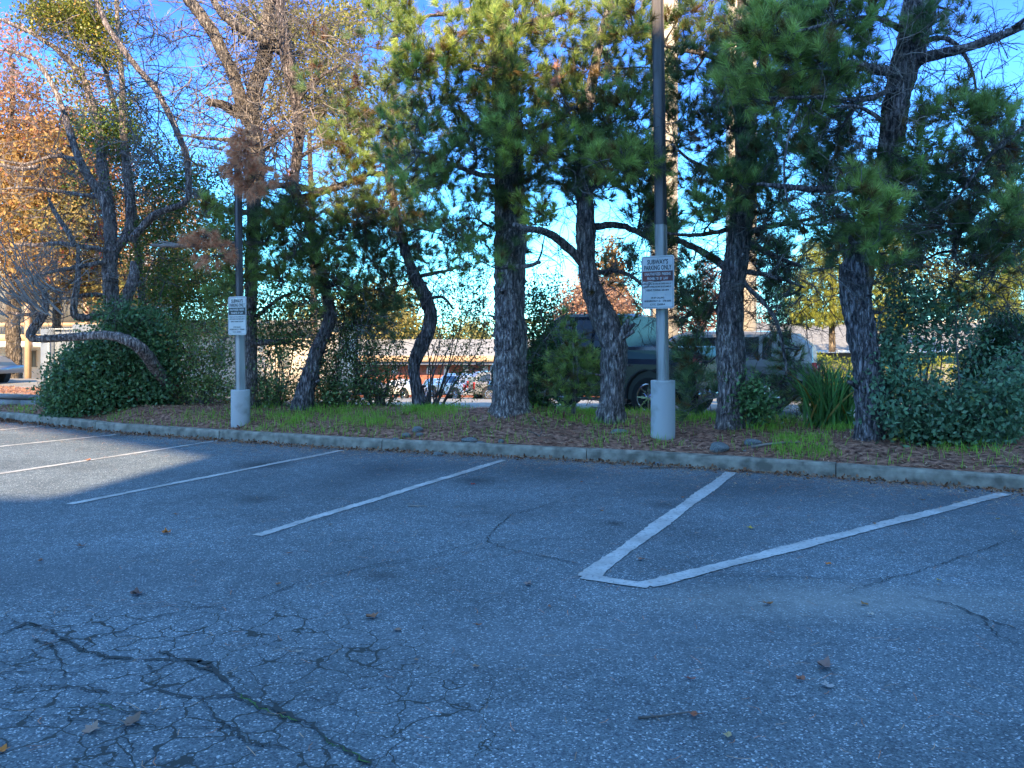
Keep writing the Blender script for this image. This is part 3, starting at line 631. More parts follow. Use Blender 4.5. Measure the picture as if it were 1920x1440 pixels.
for a in [(1330, 50, 70, 55, 16, -1), (1280, 20, 40, 40, 8, -1), (1310, 140, 70, 60, 16, -1), (1350, 250, 60, 60, 17, -1), (1400, 310, 65, 50, 18, -1), (1335, 390, 45, 30, 9, 0), (1275, 240, 45, 50, 9, -1), (1420, 130, 70, 100, 26, -1), (1370, 190, 60, 60, 14, -1), (1380, 350, 40, 30, 9, 0),
          (1430, 370, 50, 30, 7, -1), (1452, 250, 50, 60, 12, -1), (1300, 330, 40, 30, 6, -1), (1260, 120, 30, 40, 6, -1)]:
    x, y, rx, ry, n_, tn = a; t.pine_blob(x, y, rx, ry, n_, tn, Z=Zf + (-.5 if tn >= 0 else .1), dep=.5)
# drooping low skirts either side of the trunk
for a in [(1300, 570, 26, 60, 10, -1), (1302, 660, 34, 60, 13, -1), (1300, 730, 38, 45, 12, -1), (1458, 560, 34, 50, 12, -1), (1462, 640, 26, 50, 8, -1), (1450, 720, 45, 40, 6, -1), (1505, 715, 24, 34, 4, -1), (1520, 750, 36, 30, 6, 0), (1480, 480, 40, 30, 6, -1), (1440, 470, 30, 40, 6, -1)]:
    x, y, rx, ry, n_, tn = a; t.pine_blob(x, y, rx, ry, n_, tn, Z=Zf + .8, dep=.4, k=50)
veil(t, 1240, 1520, 380, 600, Zf + .3, 46, 9, -1)
t.brown_blob(1415, 420, 30, 24, 6, col=(.2, .1, .06)); t.brown_blob(1395, 385, 25, 25, 6, col=(.25, .13, .07)); t.brown_blob(1310, 262, 26, 14, 6, col=(.3, .15, .09))
for _ in range(110): t.bare(t.r.uniform(1230, 1530), t.r.uniform(200, 620), Zf, .8, 1, lev=2, r0=.008)
for x, y in ((1480, 740), (1500, 780), (1530, 740), (1440, 760)): t.bare(x, y, Zf + .7, .7, 1, lev=2)
t.finish()

# --- twisted pine at the right
Zg = hit(1630, 823)
t = Tree("pine_tree", "dark twisted pine hung with bare curling twigs, beside the strap leaved clump", "pine", [(1628, 824, 48), (1631, 760, 52), (1627, 710, 54), (1620, 650, 50), (1612, 590, 52), (1606, 545, 56), (1609, 505, 56), (1620, 460, 54), (1629, 425, 46), (1645, 370, 38), (1660, 320, 36), (1667, 270, 44), (1675, 215, 46), (1690, 150, 50), (1712, 80, 54), (1727, 0, 58), (1735, -120, 50)], Zg, 14, barkm='bark_dark')
t.traced([(1702, 120, 22), (1740, 105, 20), (1790, 95, 19), (1840, 82, 17), (1885, 62, 15), (1925, 48, 12)], dz=[0, -.2, -.4, -.5, -.6, -.7]); t.traced([(1885, 62, 10), (1905, 52, 9), (1930, 30, 7)], dz=[-.6, -.7, -.8])
t.traced([(1660, 335, 20), (1700, 318, 18), (1750, 315, 17), (1800, 335, 16), (1850, 362, 14), (1900, 390, 13), (1960, 430, 10)], dz=[0, .2, .3, .4, .4, .5, .5]); t.traced([(1645, 345, 18), (1590, 352, 16), (1530, 355, 13), (1470, 350, 10), (1420, 345, 6)], dz=[0, -.2, -.3, -.5, -.6])
t.traced([(1695, 140, 22), (1650, 132, 20), (1610, 122, 18), (1592, 118, 14)], dz=[0, -.2, -.3, -.4]); t.traced([(1700, 110, 12), (1740, 70, 10), (1780, 66, 9), (1805, 95, 8), (1825, 130, 6), (1830, 165, 4)], dz=[0, -.3, -.4, -.4, -.4, -.4])
t.traced([(1838, 372, 12), (1828, 400, 11), (1800, 430, 11), (1790, 455, 10), (1788, 482, 7)], dz=[.3, .3, .2, .2, .2]); t.traced([(1920, 240, 9), (1870, 275, 8), (1830, 320, 7), (1790, 380, 5)], dz=[-.3, -.3, -.3, -.3]); t.traced([(1660, 230, 10), (1615, 200, 7), (1560, 185, 5)], dz=[0, -.4, -.8])
t.traced([(1700, 60, 14), (1640, 30, 10), (1570, 40, 8), (1490, 60, 5)], dz=[0, -.4, -.8, -1.1]); t.traced([(1690, 160, 12), (1620, 190, 8), (1540, 180, 6), (1440, 185, 4)], dz=[0, -.5, -.9, -1.1])
for a in [(1425, 70, 48, 40, 12, 1), (1405, 60, 24, 24, 5, 2), (1480, 95, 70, 55, 18, 1), (1550, 60, 90, 60, 24, 0), (1530, 150, 90, 55, 22, 0), (1420, 175, 60, 38, 13, 1), (1380, 165, 30, 24, 6, 1), (1600, 160, 60, 55, 15, -1), (1550, 250, 70, 50, 16, -1), (1490, 210, 60, 40, 12, 0), (1580, 10, 80, 40, 16, 0), (1480, 20, 70, 30, 10, -1),
          (1640, 400, 34, 40, 11, 1), (1618, 345, 22, 30, 6, 1), (1660, 380, 26, 30, 6, 1), (1590, 310, 50, 45, 12, -1), (1540, 320, 50, 40, 10, -1), (1790, 205, 45, 34, 10, 0), (1850, 225, 50, 34, 12, 0), (1890, 280, 40, 40, 10, -1), (1825, 320, 60, 40, 12, -1), (1740, 270, 40, 50, 8, 0), (1740, 340, 60, 36, 14, -1), (1700, 390, 60, 45, 14, -1),
          (1570, 430, 40, 50, 8, -1), (1780, 420, 60, 50, 12, -1), (1860, 450, 60, 45, 12, -1), (1900, 400, 40, 50, 9, 0), (1720, 470, 50, 40, 8, -1), (1660, 470, 40, 50, 9, 0), (1560, 480, 24, 40, 5, -1), (1690, 330, 50, 40, 8, -1), (1640, 440, 50, 34, 7, 0), (1600, 400, 40, 40, 6, -1), (1740, 60, 30, 40, 5, -1), (1790, 30, 60, 20, 5, -1), (1500, 400, 40, 40, 6, -1), (1900, 330, 40, 40, 8, -1), (1885, 500, 50, 40, 8, -1)]:
    x, y, rx, ry, n_, tn = a; t.pine_blob(x, y, rx, ry, n_, tn, Z=Zg + (-.9 if tn > 0 else -.5 if tn == 0 else .2), dep=.5)
veil(t, 1660, 1920, 380, 560, Zg + .3, 40, 8, 0)
t.brown_blob(1745, 215, 30, 30, 8, col=(.22, .08, .06)); t.brown_blob(1880, 300, 20, 40, 7, col=(.25, .09, .06)); t.brown_blob(1600, 320, 26, 20, 6, col=(.25, .1, .06))
for _ in range(34): t.bare(t.r.normal(1700, 45), t.r.normal(170, 70), Zg - .5, .9, 1, dead=True, curl=.55, lev=1, r0=.0075, dep=.3)
for _ in range(16): t.bare(t.r.uniform(1480, 1660), t.r.uniform(190, 330), Zg - .9, .8, 1, dead=True, curl=.4, lev=1, r0=.006, dirv=np.array([0, 0, -1.0]))
for _ in range(46): t.bare(t.r.uniform(1730, 1930), t.r.uniform(40, 330), Zg, .8, 1, lev=2, r0=.008, curl=.3)
for _ in range(90): t.bare(t.r.uniform(1450, 1920), t.r.uniform(280, 540), Zg, .8, 1, lev=2, r0=.008)
t.traced([(1500, 200, 4), (1478, 250, 4), (1470, 300, 4), (1468, 350, 4), (1478, 380, 3)], dz=[-1.2] * 5); t.traced([(1560, 200, 4), (1610, 195, 5), (1650, 225, 5)], dz=[-1.3, -1.1, -1])
t.finish()

# --- S-shaped thin pine left of the main one
Zd = hit(787, 768)
t = Tree("pine_tree", "thin dark S-shaped pine trunk rising from grass left of the thickest pine", "pine", [(788, 769, 26), (783, 738, 24), (775, 703, 22), (773, 682, 21), (787, 655, 28), (804, 622, 25), (810, 588, 24), (797, 555, 26), (780, 522, 21), (765, 487, 16), (748, 430, 18), (738, 380, 16), (728, 330, 15), (732, 250, 12), (740, 150, 11), (742, 20, 8), (740, -60, 7)], Zd, 15, barkm='bark_dark')
t.traced([(780, 520, 8), (810, 512, 7), (840, 508, 6), (860, 500, 4)], dz=[0, -.1, -.2, -.3]); t.traced([(808, 560, 7), (830, 548, 6), (850, 580, 4)], dz=[0, 0, 0]); t.traced([(735, 330, 10), (700, 320, 9), (660, 340, 8), (620, 350, 8), (590, 365, 5)], dz=[0, -.1, -.2, -.2, -.2])
for a in [(690, 240, 55, 34, 10, -1), (700, 290, 60, 40, 14, 0), (740, 340, 50, 50, 12, -1), (720, 410, 55, 45, 12, -1), (690, 480, 45, 45, 10, -1), (742, 490, 50, 45, 12, -1), (700, 190, 60, 40, 8, -1), (650, 310, 40, 40, 7, 0), (770, 420, 30, 40, 6, -1), (700, 560, 40, 40, 8, -1), (740, 570, 30, 30, 5, -1), (650, 250, 40, 34, 7, 0), (700, 100, 60, 60, 10, -1), (660, 560, 30, 30, 5, -1), (850, 490, 50, 34, 5, 0), (820, 440, 50, 40, 7, -1), (860, 430, 40, 40, 6, -1), (700, 620, 34, 30, 4, -1), (690, 430, 50, 40, 8, -1), (730, 560, 50, 40, 7, -1), (720, 250, 50, 50, 8, -1), (760, 170, 50, 50, 7, 0), (650, 440, 40, 60, 8, -1)]:
    x, y, rx, ry, n_, tn = a; t.pine_blob(x, y, rx, ry, n_, tn, Z=Zd + (-.4 if tn >= 0 else .1), dep=.5)
veil(t, 650, 860, 180, 560, Zd, 50, 16)
t.brown_blob(777, 470, 22, 16, 8, col=(.3, .14, .1)); t.brown_blob(668, 150, 14, 16, 6, col=(.25, .1, .07)); t.brown_blob(686, 380, 14, 16, 5, col=(.25, .12, .08))
for _ in range(110): t.bare(t.r.uniform(600, 900), t.r.uniform(60, 600), Zd, .8, 1, lev=2, r0=.008)
t.finish()

# --- leaning dark trunk (second from the left pole)
Zb = hit(567, 766)
t = Tree("pine_tree", "dark leaning pine trunk between the farther sign pole and the S-shaped pine", "pine", [(566, 767, 39), (572, 735, 34), (585, 700, 30), (592, 660, 25), (612, 620, 24), (620, 585, 22), (610, 545, 18), (600, 500, 17), (590, 450, 15), (572, 400, 15), (550, 350, 17), (555, 300, 18), (562, 250, 19), (556, 200, 20), (548, 160, 21), (540, 115, 24), (532, 60, 22), (520, -20, 18)], Zb, 16, barkm='bark_dark')
t.traced([(560, 185, 12), (590, 150, 8), (640, 120, 5)]); t.traced([(555, 300, 9), (600, 270, 7), (650, 262, 5)]); t.traced([(600, 480, 8), (560, 470, 6), (520, 480, 4)]); t.traced([(560, 375, 14), (590, 365, 14), (620, 355, 12), (660, 340, 8)])
for a in [(640, 420, 60, 45, 9, 0), (585, 400, 60, 45, 10, 1), (560, 470, 60, 45, 9, 0), (620, 470, 50, 45, 6, 0), (620, 520, 50, 34, 4, 0), (540, 430, 40, 40, 8, 0), (600, 560, 50, 40, 4, 0), (520, 540, 40, 40, 4, 0), (660, 520, 40, 50, 5, 0), (520, 400, 50, 40, 7, -1), (640, 360, 50, 30, 6, -1), (560, 500, 60, 30, 6, 0), (640, 230, 50, 50, 5, 0), (610, 160, 40, 40, 3, -1)]:
    x, y, rx, ry, n_, tn = a; t.pine_blob(x, y, rx, ry, n_, tn, Z=Zb - .4, dep=.5)
for _ in range(70): t.bare(t.r.uniform(480, 700), t.r.uniform(10, 420), Zb, 1.0, 1, lev=2, r0=.008)
for _ in range(30): t.bare(t.r.uniform(560, 700), t.r.uniform(20, 300), Zb - .3, .9, 1, lev=2, dead=True)
veil(t, 490, 700, 340, 590, Zb - .2, 50, 13)
t.brown_blob(545, 338, 16, 12, 5); t.brown_blob(600, 130, 20, 16, 5, col=(.3, .15, .08)); t.brown_blob(590, 60, 20, 16, 5, col=(.28, .14, .08))
t.finish()

# --- large half dead pine behind the left sign pole
Zc = hit(472, 770) + .3
t = Tree("pine_tree", "large half dead pine with rust brown tufts behind the farther sign pole", "pine", [(470, 772, 27), (470, 720, 23), (471, 650, 22), (470, 580, 22), (471, 500, 22), (474, 430, 23), (476, 370, 25), (482, 320, 29), (480, 270, 31), (470, 220, 27), (480, 160, 29), (500, 90, 27), (505, 20, 23), (510, -60, 18)], Zc, 17, barkm='bark_pale')
t.traced([(468, 230, 26), (450, 185, 24), (438, 140, 22), (415, 95, 22), (400, 60, 22), (375, 25, 22), (345, -10, 20)], dz=[0, -.1, -.2, -.3, -.4, -.4, -.5], sides=12)
t.traced([(545, 105, 20), (510, 85, 20), (470, 62, 18), (430, 42, 16), (405, 12, 13), (390, -20, 10)], dz=[0, -.2, -.3, -.4, -.4, -.4], sides=10)
t.traced([(450, 215, 20), (425, 198, 18), (405, 190, 16), (390, 192, 14)], dz=[0, -.3, -.4, -.5]); t.traced([(476, 290, 12), (500, 280, 10), (520, 250, 8), (560, 240, 6)], dz=[0, -.2, -.3, -.4])
for pts_, dz_ in (([(496, 457, 8), (470, 455, 9), (430, 459, 9), (380, 461, 9), (330, 460, 8), (283, 461, 6)], [-.7, -.8, -1.1, -1.3, -1.5, -1.6]), ([(335, 460, 4), (315, 453, 3), (298, 452, 3)], [-1.5, -1.5, -1.5])):
    P_, R_ = path(pts_, Zc, dz_); P_, R_ = smoothpath(P_, R_, .07); t.dtw.tube(P_ + t.r.normal(0, .006, P_.shape), R_, 7, rough=.08); t.sk.append(P_)  # pale dead-twig colour stands in for sunlight on this branch
t.traced([(470, 645, 12), (510, 640, 11), (545, 640, 9)], dz=[-.1, -.1, 0]); t.traced([(474, 360, 10), (520, 345, 12), (560, 350, 12), (600, 360, 12), (640, 350, 10)], dz=[0, -.3, -.4, -.5, -.5]); t.traced([(475, 600, 8), (520, 560, 7), (560, 545, 5)])
t.traced([(478, 400, 9), (430, 395, 8), (380, 370, 6), (330, 350, 4)], dz=[0, -.3, -.5, -.6]); t.traced([(480, 270, 9), (420, 262, 7), (360, 258, 5), (330, 250, 3)], dz=[0, -.3, -.5, -.6])
for a in [(440, 430, 40, 34, 9, 0), (500, 420, 50, 34, 10, 0), (455, 500, 44, 44, 12, 0), (400, 410, 34, 26, 5, 1), (440, 545, 36, 20, 6, 0), (520, 500, 40, 40, 7, 0), (385, 395, 10, 16, 4, 1)]:
    x, y, rx, ry, n_, tn = a; t.pine_blob(x, y, rx, ry, n_, tn, Z=Zc - .8, dep=.4)
for a in [(453, 258, 16, 14, 22), (455, 285, 28, 26, 44), (448, 315, 30, 30, 44), (480, 335, 40, 26, 36), (465, 355, 28, 16, 20), (385, 446, 30, 12, 34), (355, 450, 26, 8, 18), (400, 480, 38, 24, 26), (430, 470, 20, 16, 8), (520, 330, 30, 20, 8), (500, 250, 24, 20, 5)]: t.brown_blob(*a, Z=(13.2 if a[0] > 430 else Zc - 1.5))
for _ in range(130): t.bare(t.r.uniform(240, 600), t.r.uniform(-20, 380), Zc - .3, 1.2, 1, lev=2, r0=.012, curl=.28)
for _ in range(90): t.bare(t.r.uniform(230, 700), t.r.uniform(-10, 360), Zc + .4, 1.1, 1, lev=2, r0=.007, curl=.3)
for _ in range(60): t.bare(t.r.normal(480, 45), t.r.uniform(20, 320), Zc + .1, 1.0, 1, lev=2, r0=.016, curl=.25)
for _ in range(80): t.bare(t.r.uniform(240, 620), t.r.uniform(10, 330), Zc - .6, 1.1, 1, lev=2, dead=True, r0=.01, curl=.3)
for _ in range(18): t.bare(t.r.uniform(380, 560), t.r.uniform(360, 600), Zc, .8, 1, lev=2, r0=.007)
t.finish()

# --- old spreading pine at the left, with bare limbs
Zl = hit(350, 757)
t = Tree("fallen_limb_pine", "half dead old pine whose low crooked limb arches over the big shrub", "pine", [(356, 760, 26), (338, 741, 22), (312, 716, 23), (292, 693, 22), (276, 668, 22), (262, 650, 22), (240, 638, 20), (215, 629, 18), (195, 627, 16), (160, 630, 15), (120, 633, 15), (85, 635, 14), (62, 637, 14), (50, 634, 16), (56, 620, 18), (72, 605, 16), (82, 590, 14), (88, 570, 12), (82, 545, 10)], Zl, 18, taper_root=False, dz=[0, -.15, -.4, -.7, -1.0, -1.2, -1.3, -1.35] + [-1.3] * 11, barkm='bark', stubs=True)
t.traced([(83, 590, 8), (40, 590, 6), (0, 585, 5), (-30, 580, 4)], dz=[-.1, -.2, -.3, -.3])
for i in range(34):
    x0 = t.r.uniform(0, 120); y0 = t.r.uniform(540, 600)
    pts = []; x, y = x0, y0; dx = t.r.uniform(-.5, 1.0); 
    for k in range(6): pts.append((x, y, 3.6 - .42 * k)); x -= t.r.uniform(6, 16) + dx * 2; y -= t.r.uniform(8, 26) * (.4 + .22 * k)
    t.r.random(); P_, R_ = path(pts, Zl - 1.3 + t.r.uniform(-.4, .4)); P_, R_ = smoothpath(P_, R_, .08); t.dtw.tube(P_, R_, 4)
for _ in range(46): t.bare(t.r.uniform(-10, 150), t.r.uniform(470, 600), Zl - 1.3, .9, 1, dead=True, curl=.3, lev=2, r0=.01, dirv=np.array([-.6, 0, .5]))
for _ in range(40): t.bare(t.r.uniform(-10, 180), t.r.uniform(250, 500), Zl - .3, .9, 1, dead=True, curl=.25, lev=2, r0=.007, dirv=np.array([-.8, 0, .1]))
t.finish()
Zl2 = Zl + .5
t = Tree("pine_tree", "blue grey many stemmed pine rising out of the big glossy shrub at left", "pine", [(222, 640, 34), (215, 600, 32), (208, 560, 27), (206, 510, 26), (208, 467, 24), (206, 417, 22), (197, 373, 20), (175, 345, 16), (150, 305, 14), (133, 255, 13), (118, 205, 11), (97, 155, 9), (67, 110, 8), (10, 92, 6)], Zl2, 19)
t.traced([(210, 430, 22), (203, 380, 20), (190, 310, 20), (187, 250, 17), (172, 190, 15), (155, 140, 12), (110, 95, 10), (60, 62, 8), (0, 36, 6)], dz=[0, .2, .3, .4, .4, .5, .5, .5, .5], sides=10)
t.traced([(215, 470, 18), (240, 440, 17), (245, 400, 17), (237, 300, 15), (230, 230, 13), (230, 165, 11), (222, 80, 9), (218, -10, 8)], dz=[0, .1, .2, .3, .3, .3, .3, .3], sides=10)
t.traced([(245, 450, 16), (290, 400, 13), (355, 380, 12), (352, 295, 12), (327, 233, 12), (293, 167, 12), (255, 125, 11), (200, 50, 10), (180, 0, 8)], dz=[0, -.1, -.1, -.2, -.2, -.2, -.2, -.3, -.3], sides=10)
t.traced([(225, 610, 22), (238, 560, 20), (248, 530, 22), (254, 510, 18), (250, 490, 10)], dz=[-.1, -.3, -.3, -.3, -.3], sides=10)
t.traced([(205, 592, 16), (180, 592, 14), (150, 600, 15), (134, 592, 14), (140, 560, 12), (147, 520, 10), (148, 490, 9), (146, 460, 6)], dz=[-.2, -.4, -.5, -.6, -.6, -.6, -.6, -.6], sides=10)
t.traced([(205, 470, 10), (160, 462, 9), (110, 455, 8), (60, 460, 7), (25, 458, 4)], dz=[-.1, -.3, -.4, -.5, -.5]); t.traced([(205, 490, 9), (150, 500, 8), (90, 510, 7), (30, 530, 4)], dz=[-.1, -.3, -.4, -.5])
t.traced([(205, 555, 9), (165, 550, 8), (120, 562, 5), (90, 560, 3)], dz=[-.1, -.3, -.4, -.5]); t.traced([(150, 300, 9), (100, 290, 7), (50, 310, 5), (0, 300, 3)]); t.traced([(190, 370, 9), (120, 360, 7), (50, 350, 5), (0, 355, 3)]); t.traced([(75, 310, 7), (40, 320, 8), (0, 308, 7)], dz=[-.4] * 3)
t.traced([(140, 460, 9), (125, 430, 10), (100, 395, 9), (90, 370, 4)], dz=[-.5] * 4)
for _ in range(110): t.bare(t.r.uniform(0, 300), t.r.uniform(60, 580), Zl2 + .3, 1.0, 1, lev=2, r0=.0065, curl=.25)
for _ in range(80): t.bare(t.r.uniform(0, 340), t.r.uniform(20, 600), Zl2 - .2, 1.1, 1, lev=2, r0=.011, curl=.25, dirv=np.array([-.3, 0, 0]))
for _ in range(16): t.bare(t.r.uniform(0, 200), t.r.uniform(20, 330), Zl2 - .6, 1.0, 1, lev=2, dead=True, r0=.007, dirv=np.array([-.5, 0, 0]))
for _ in range(20): t.bare(t.r.uniform(250, 470), t.r.uniform(380, 580), Zl2, .9, 1, lev=2, r0=.007)
t.finish()

# --- broad-leaved oak threading through the bare pines
t = Tree("oak_tree", "green and yellow leaved oak threading up between the bare pines at left", "oak", [(268, 780, 16), (262, 700, 14), (268, 600, 13), (262, 500, 12), (250, 400, 11), (240, 300, 10), (215, 200, 9), (190, 100, 8), (160, 0, 6)], Zl2 + 1.0, 20, twigm='twig', leafm='leaf')
G1, G2, Y3 = (.08, .16, .03), (.22, .3, .05), (.5, .3, .06)
for a in [(120, 30, 70, 40, 2200, 1), (180, 70, 55, 45, 2000, 1), (210, 240, 50, 60, 900, 0), (215, 105, 26, 24, 500, 1), (90, 20, 50, 30, 700, 1), (190, 20, 40, 40, 700, 1), (200, 250, 60, 50, 1100, 0), (240, 200, 34, 50, 500, 0), (170, 230, 40, 40, 500, 0), (250, 270, 60, 40, 900, 0), (310, 320, 60, 50, 1100, 0), (350, 370, 55, 55, 1200, 0), (280, 400, 55, 60, 900, 0), (330, 440, 55, 50, 900, 0),
          (270, 470, 50, 50, 800, 0), (380, 330, 50, 40, 500, 0), (340, 520, 60, 50, 1000, 0), (400, 560, 50, 50, 900, 0), (300, 540, 50, 40, 700, 0), (360, 590, 60, 40, 900, 0), (400, 480, 50, 50, 700, 0), (420, 400, 40, 40, 500, 0), (300, 600, 60, 30, 600, 0), (180, 330, 60, 50, 500, 0), (140, 130, 60, 60, 500, 1), (60, 30, 40, 30, 300, 1)]:
    x, y, rx, ry, n_, tn = a
    t.leaf_blob(x, y, rx, ry, n_, .055, (.08, .13, .02) if tn else G1, (.3, .3, .04) if tn else G2, Z=Zl2 + .6, dep=.6, c3=Y3, f3=.12)
t.finish()

# ================================================================ shrubs
def shrub(name, label, blobs, Z, seed, size=.05, c1=(.05, .12, .05), c2=(.13, .24, .08), c3=None, f3=0, stems=8, cat="shrub", group=None, dep=.5, base=None, clump=10, leafm='leaf', stalk=14):
    r = np.random.default_rng(seed); xs = [a[0] for a in blobs]; xc = sum(xs) / len(xs) if base is None else base
    yb = max(a[1] + a[3] for a in blobs)
    P0 = px(xc, yb, Z); P0[2] = berm(P0[0], P0[1])[0]
    yb0 = HY + (EYE - P0[2]) * F / Z
    t = Tree(name, label, cat, [(xc, yb0, stalk), (xc + 2, yb0 - 15, stalk * .7), (xc + 4, yb0 - 30, stalk * .4)], Z, seed, group=group, taper_root=False, leafm=leafm)
    t.name = name
    for i in range(stems):
        a = blobs[i % len(blobs)]; tx, ty = a[0] + r.uniform(-.6, .6) * a[2], a[1] - r.uniform(.1, .8) * a[3]
        zz = Z + r.uniform(-.5, .5) * dep; bx_ = (xc + tx) / 2 + r.uniform(-6, 6)
        p0 = px(bx_ * .5 + xc * .5, yb0 + 4, Z + r.uniform(-.1, .1)); p1 = px(tx, ty, zz)
        Q = curve(p0, p1, .08, 12, r); t.tw.tube(Q, np.linspace(.016, .004, 12), 5); t.sk.append(Q)
    for a in blobs: t.leaf_blob(a[0], a[1], a[2], a[3], int(a[4] * (.8 if a[0] > 1600 else 1)), size, c1, c2, Z=Z, dep=dep, c3=c3, f3=f3, clump=clump)
    for i in range(stems):
        a = blobs[r.integers(len(blobs))]; an = r.uniform(.2, 2.94); x = a[0] + a[2] * 1.0 * math.cos(an); y = a[1] - a[3] * 1.0 * math.sin(an); x2, y2 = x + r.uniform(8, 26) * math.cos(an), y - r.uniform(8, 26) * abs(math.sin(an)) - 4
        Q = curve(px(a[0], a[1], Z), px(x2, y2, Z + r.uniform(-.4, .4) * dep), .05, 9, r); t.tw.tube(Q, np.linspace(.007, .002, 9), 4)
        m_ = 16; q = Q[r.integers(5, 9, m_)] + r.normal(0, size * .7, (m_, 3)); leaves(t.nd, q, size, np.array(c1) + (np.array(c2) - np.array(c1)) * (.5 + .7 * r.random((m_, 1))), r)
    t.finish(); return t
Zs = hit(200, 782)
shrub("glossy_shrub", "big dark glossy round shrub under the arching limb at left", [(195, 705, 80, 62, 6000), (135, 742, 52, 38, 2800), (240, 735, 68, 40, 3600), (122, 706, 24, 34, 700), (235, 655, 50, 44, 2400), (165, 665, 34, 26, 900), (290, 650, 40, 50, 1500), (300, 700, 50, 50, 2000), (220, 600, 40, 30, 900), (270, 610, 34, 30, 700), (180, 765, 90, 22, 2200), (305, 740, 30, 24, 700)], Zs + .75, 31, .07, (.045, .12, .055), (.17, .32, .13), stems=16, dep=.7, clump=7, c3=(.22, .07, .04), f3=.01)
Zt = hit(400, 762)
shrub("leafy_shrub", "loose green and bronze shrub filling the gap left of the farther sign pole", [(350, 690, 60, 55, 800), (405, 700, 45, 55, 550), (380, 640, 60, 50, 600), (420, 640, 34, 50, 350), (330, 640, 40, 40, 400), (380, 735, 60, 26, 1000)], Zt + .5, 32, .05, (.1, .18, .06), (.28, .36, .1), c3=(.35, .14, .04), f3=.06, stems=12)
shrub("leafy_shrub", "sprawling leafy shrub between the farther sign pole and the leaning trunk", [(510, 690, 50, 60, 700), (530, 735, 55, 34, 900), (490, 740, 34, 30, 500), (530, 630, 50, 40, 600), (500, 600, 40, 40, 600), (560, 620, 40, 40, 600), (540, 560, 60, 34, 500), (500, 530, 50, 30, 300)], Zb + .5, 33, .05, (.1, .18, .06), (.28, .36, .11), c3=(.3, .14, .05), f3=.05, stems=12)
shrub("leafy_shrub", "thick low leafy shrub right of the leaning trunk with orange flecked leaves", [(630, 700, 50, 60, 1000), (670, 730, 55, 36, 1000), (610, 740, 40, 30, 800), (640, 640, 50, 40, 600), (700, 690, 40, 50, 700), (600, 670, 30, 60, 600), (620, 590, 50, 34, 600), (680, 590, 50, 40, 500)], Zb + .4, 34, .048, (.1, .18, .07), (.26, .34, .12), c3=(.4, .16, .04), f3=.06, stems=14)
shrub("thin_shrub", "many stemmed thin shrub with sparse foliage beside the S-shaped pine", [(700, 640, 60, 60, 600), (740, 690, 30, 60, 350), (660, 620, 50, 60, 500), (720, 740, 50, 20, 200)], Zd + .3, 35, .045, (.07, .14, .04), (.24, .3, .08), c3=(.3, .2, .04), f3=.1, stems=22, base=712, stalk=24)
shrub("airy_shrub", "airy sprig shrub with dark small leaves between S-shaped and thickest pine", [(850, 560, 60, 40, 420), (880, 620, 50, 50, 420), (860, 530, 50, 50, 300), (820, 620, 40, 50, 260), (890, 700, 34, 50, 360), (840, 690, 40, 50, 200), (905, 580, 20, 60, 220), (860, 740, 40, 14, 60)], Zd + .2, 36, .042, (.06, .11, .04), (.18, .24, .06), c3=(.3, .22, .05), f3=.1, stems=16, base=800, dep=.4, clump=5)
Zh = hit(1010, 772)
shrub("tall_shrub", "tall green shrub growing between the thickest pine and the dark truck", [(1015, 700, 30, 60, 1300), (1020, 640, 34, 50, 900), (1040, 690, 34, 50, 900), (1010, 750, 34, 26, 600), (1020, 560, 34, 50, 420), (1035, 600, 40, 40, 420), (1000, 600, 20, 60, 300)], Zh + .6, 37, .045, (.06, .15, .06), (.18, .3, .1), c3=(.3, .28, .05), f3=.05, stems=12, dep=.35)
t = Tree("pine_sapling", "bushy green pine sapling in front of the dark truck's door", "pine", [(1075, 775, 8), (1077, 740, 7), (1080, 700, 6), (1075, 650, 5), (1072, 610, 3)], Ze + .3, 38, taper_root=False)
for a in [(1085, 695, 38, 30, 15, 1), (1064, 645, 18, 26, 5, 0), (1060, 705, 30, 26, 9, 1), (1100, 715, 30, 22, 8, 0), (1075, 735, 36, 12, 4, 0), (1054, 608, 10, 16, 2, 0)]: t.pine_blob(*a, dep=.25, k=55, L=.13)
for _ in range(6): t.bare(t.r.uniform(1070, 1110), t.r.uniform(745, 770), Ze + .2, .4, 1, lev=1)
t.finish()
Zr = hit(1760, 835)
EV = dict(size=.062, c1=(.08, .18, .11), c2=(.24, .4, .21))
shrub("round_leaved_shrub", "low blue green shrub sprawling along the kerb right of the twisted pine", [(1700, 750, 60, 50, 900), (1780, 770, 60, 50, 1300), (1860, 770, 60, 50, 1400), (1740, 800, 70, 28, 1000), (1850, 815, 70, 25, 1200), (1665, 780, 34, 45, 350), (1900, 730, 40, 60, 900), (1650, 740, 26, 50, 260), (1690, 690, 40, 40, 350)], Zr + .15, 40, stems=22, c3=(.35, .3, .06), f3=.012, dep=.45, clump=6, **EV)
shrub("tall_sapling", "slender leafy sapling standing in front of the far roof at right", [(1680, 620, 34, 50, 420), (1730, 590, 40, 45, 420), (1780, 580, 40, 45, 420), (1700, 560, 40, 30, 240), (1800, 640, 34, 40, 240), (1665, 670, 30, 40, 240), (1750, 640, 40, 30, 160), (1690, 520, 30, 24, 120), (1650, 640, 20, 24, 120)], Zr + .4, 41, stems=12, base=1715, dep=.3, clump=5, **EV)
shrub("dark_bush", "dense dark evergreen bush at the far right end of the strip", [(1890, 650, 50, 55, 4200), (1850, 690, 50, 50, 2600), (1930, 700, 50, 70, 3000), (1830, 730, 40, 40, 1400), (1880, 620, 40, 24, 900)], Zr + 1.6, 42, .05, (.02, .07, .035), (.07, .17, .07), stems=8, dep=.5, clump=8, c3=(.12, .2, .04), f3=.06)
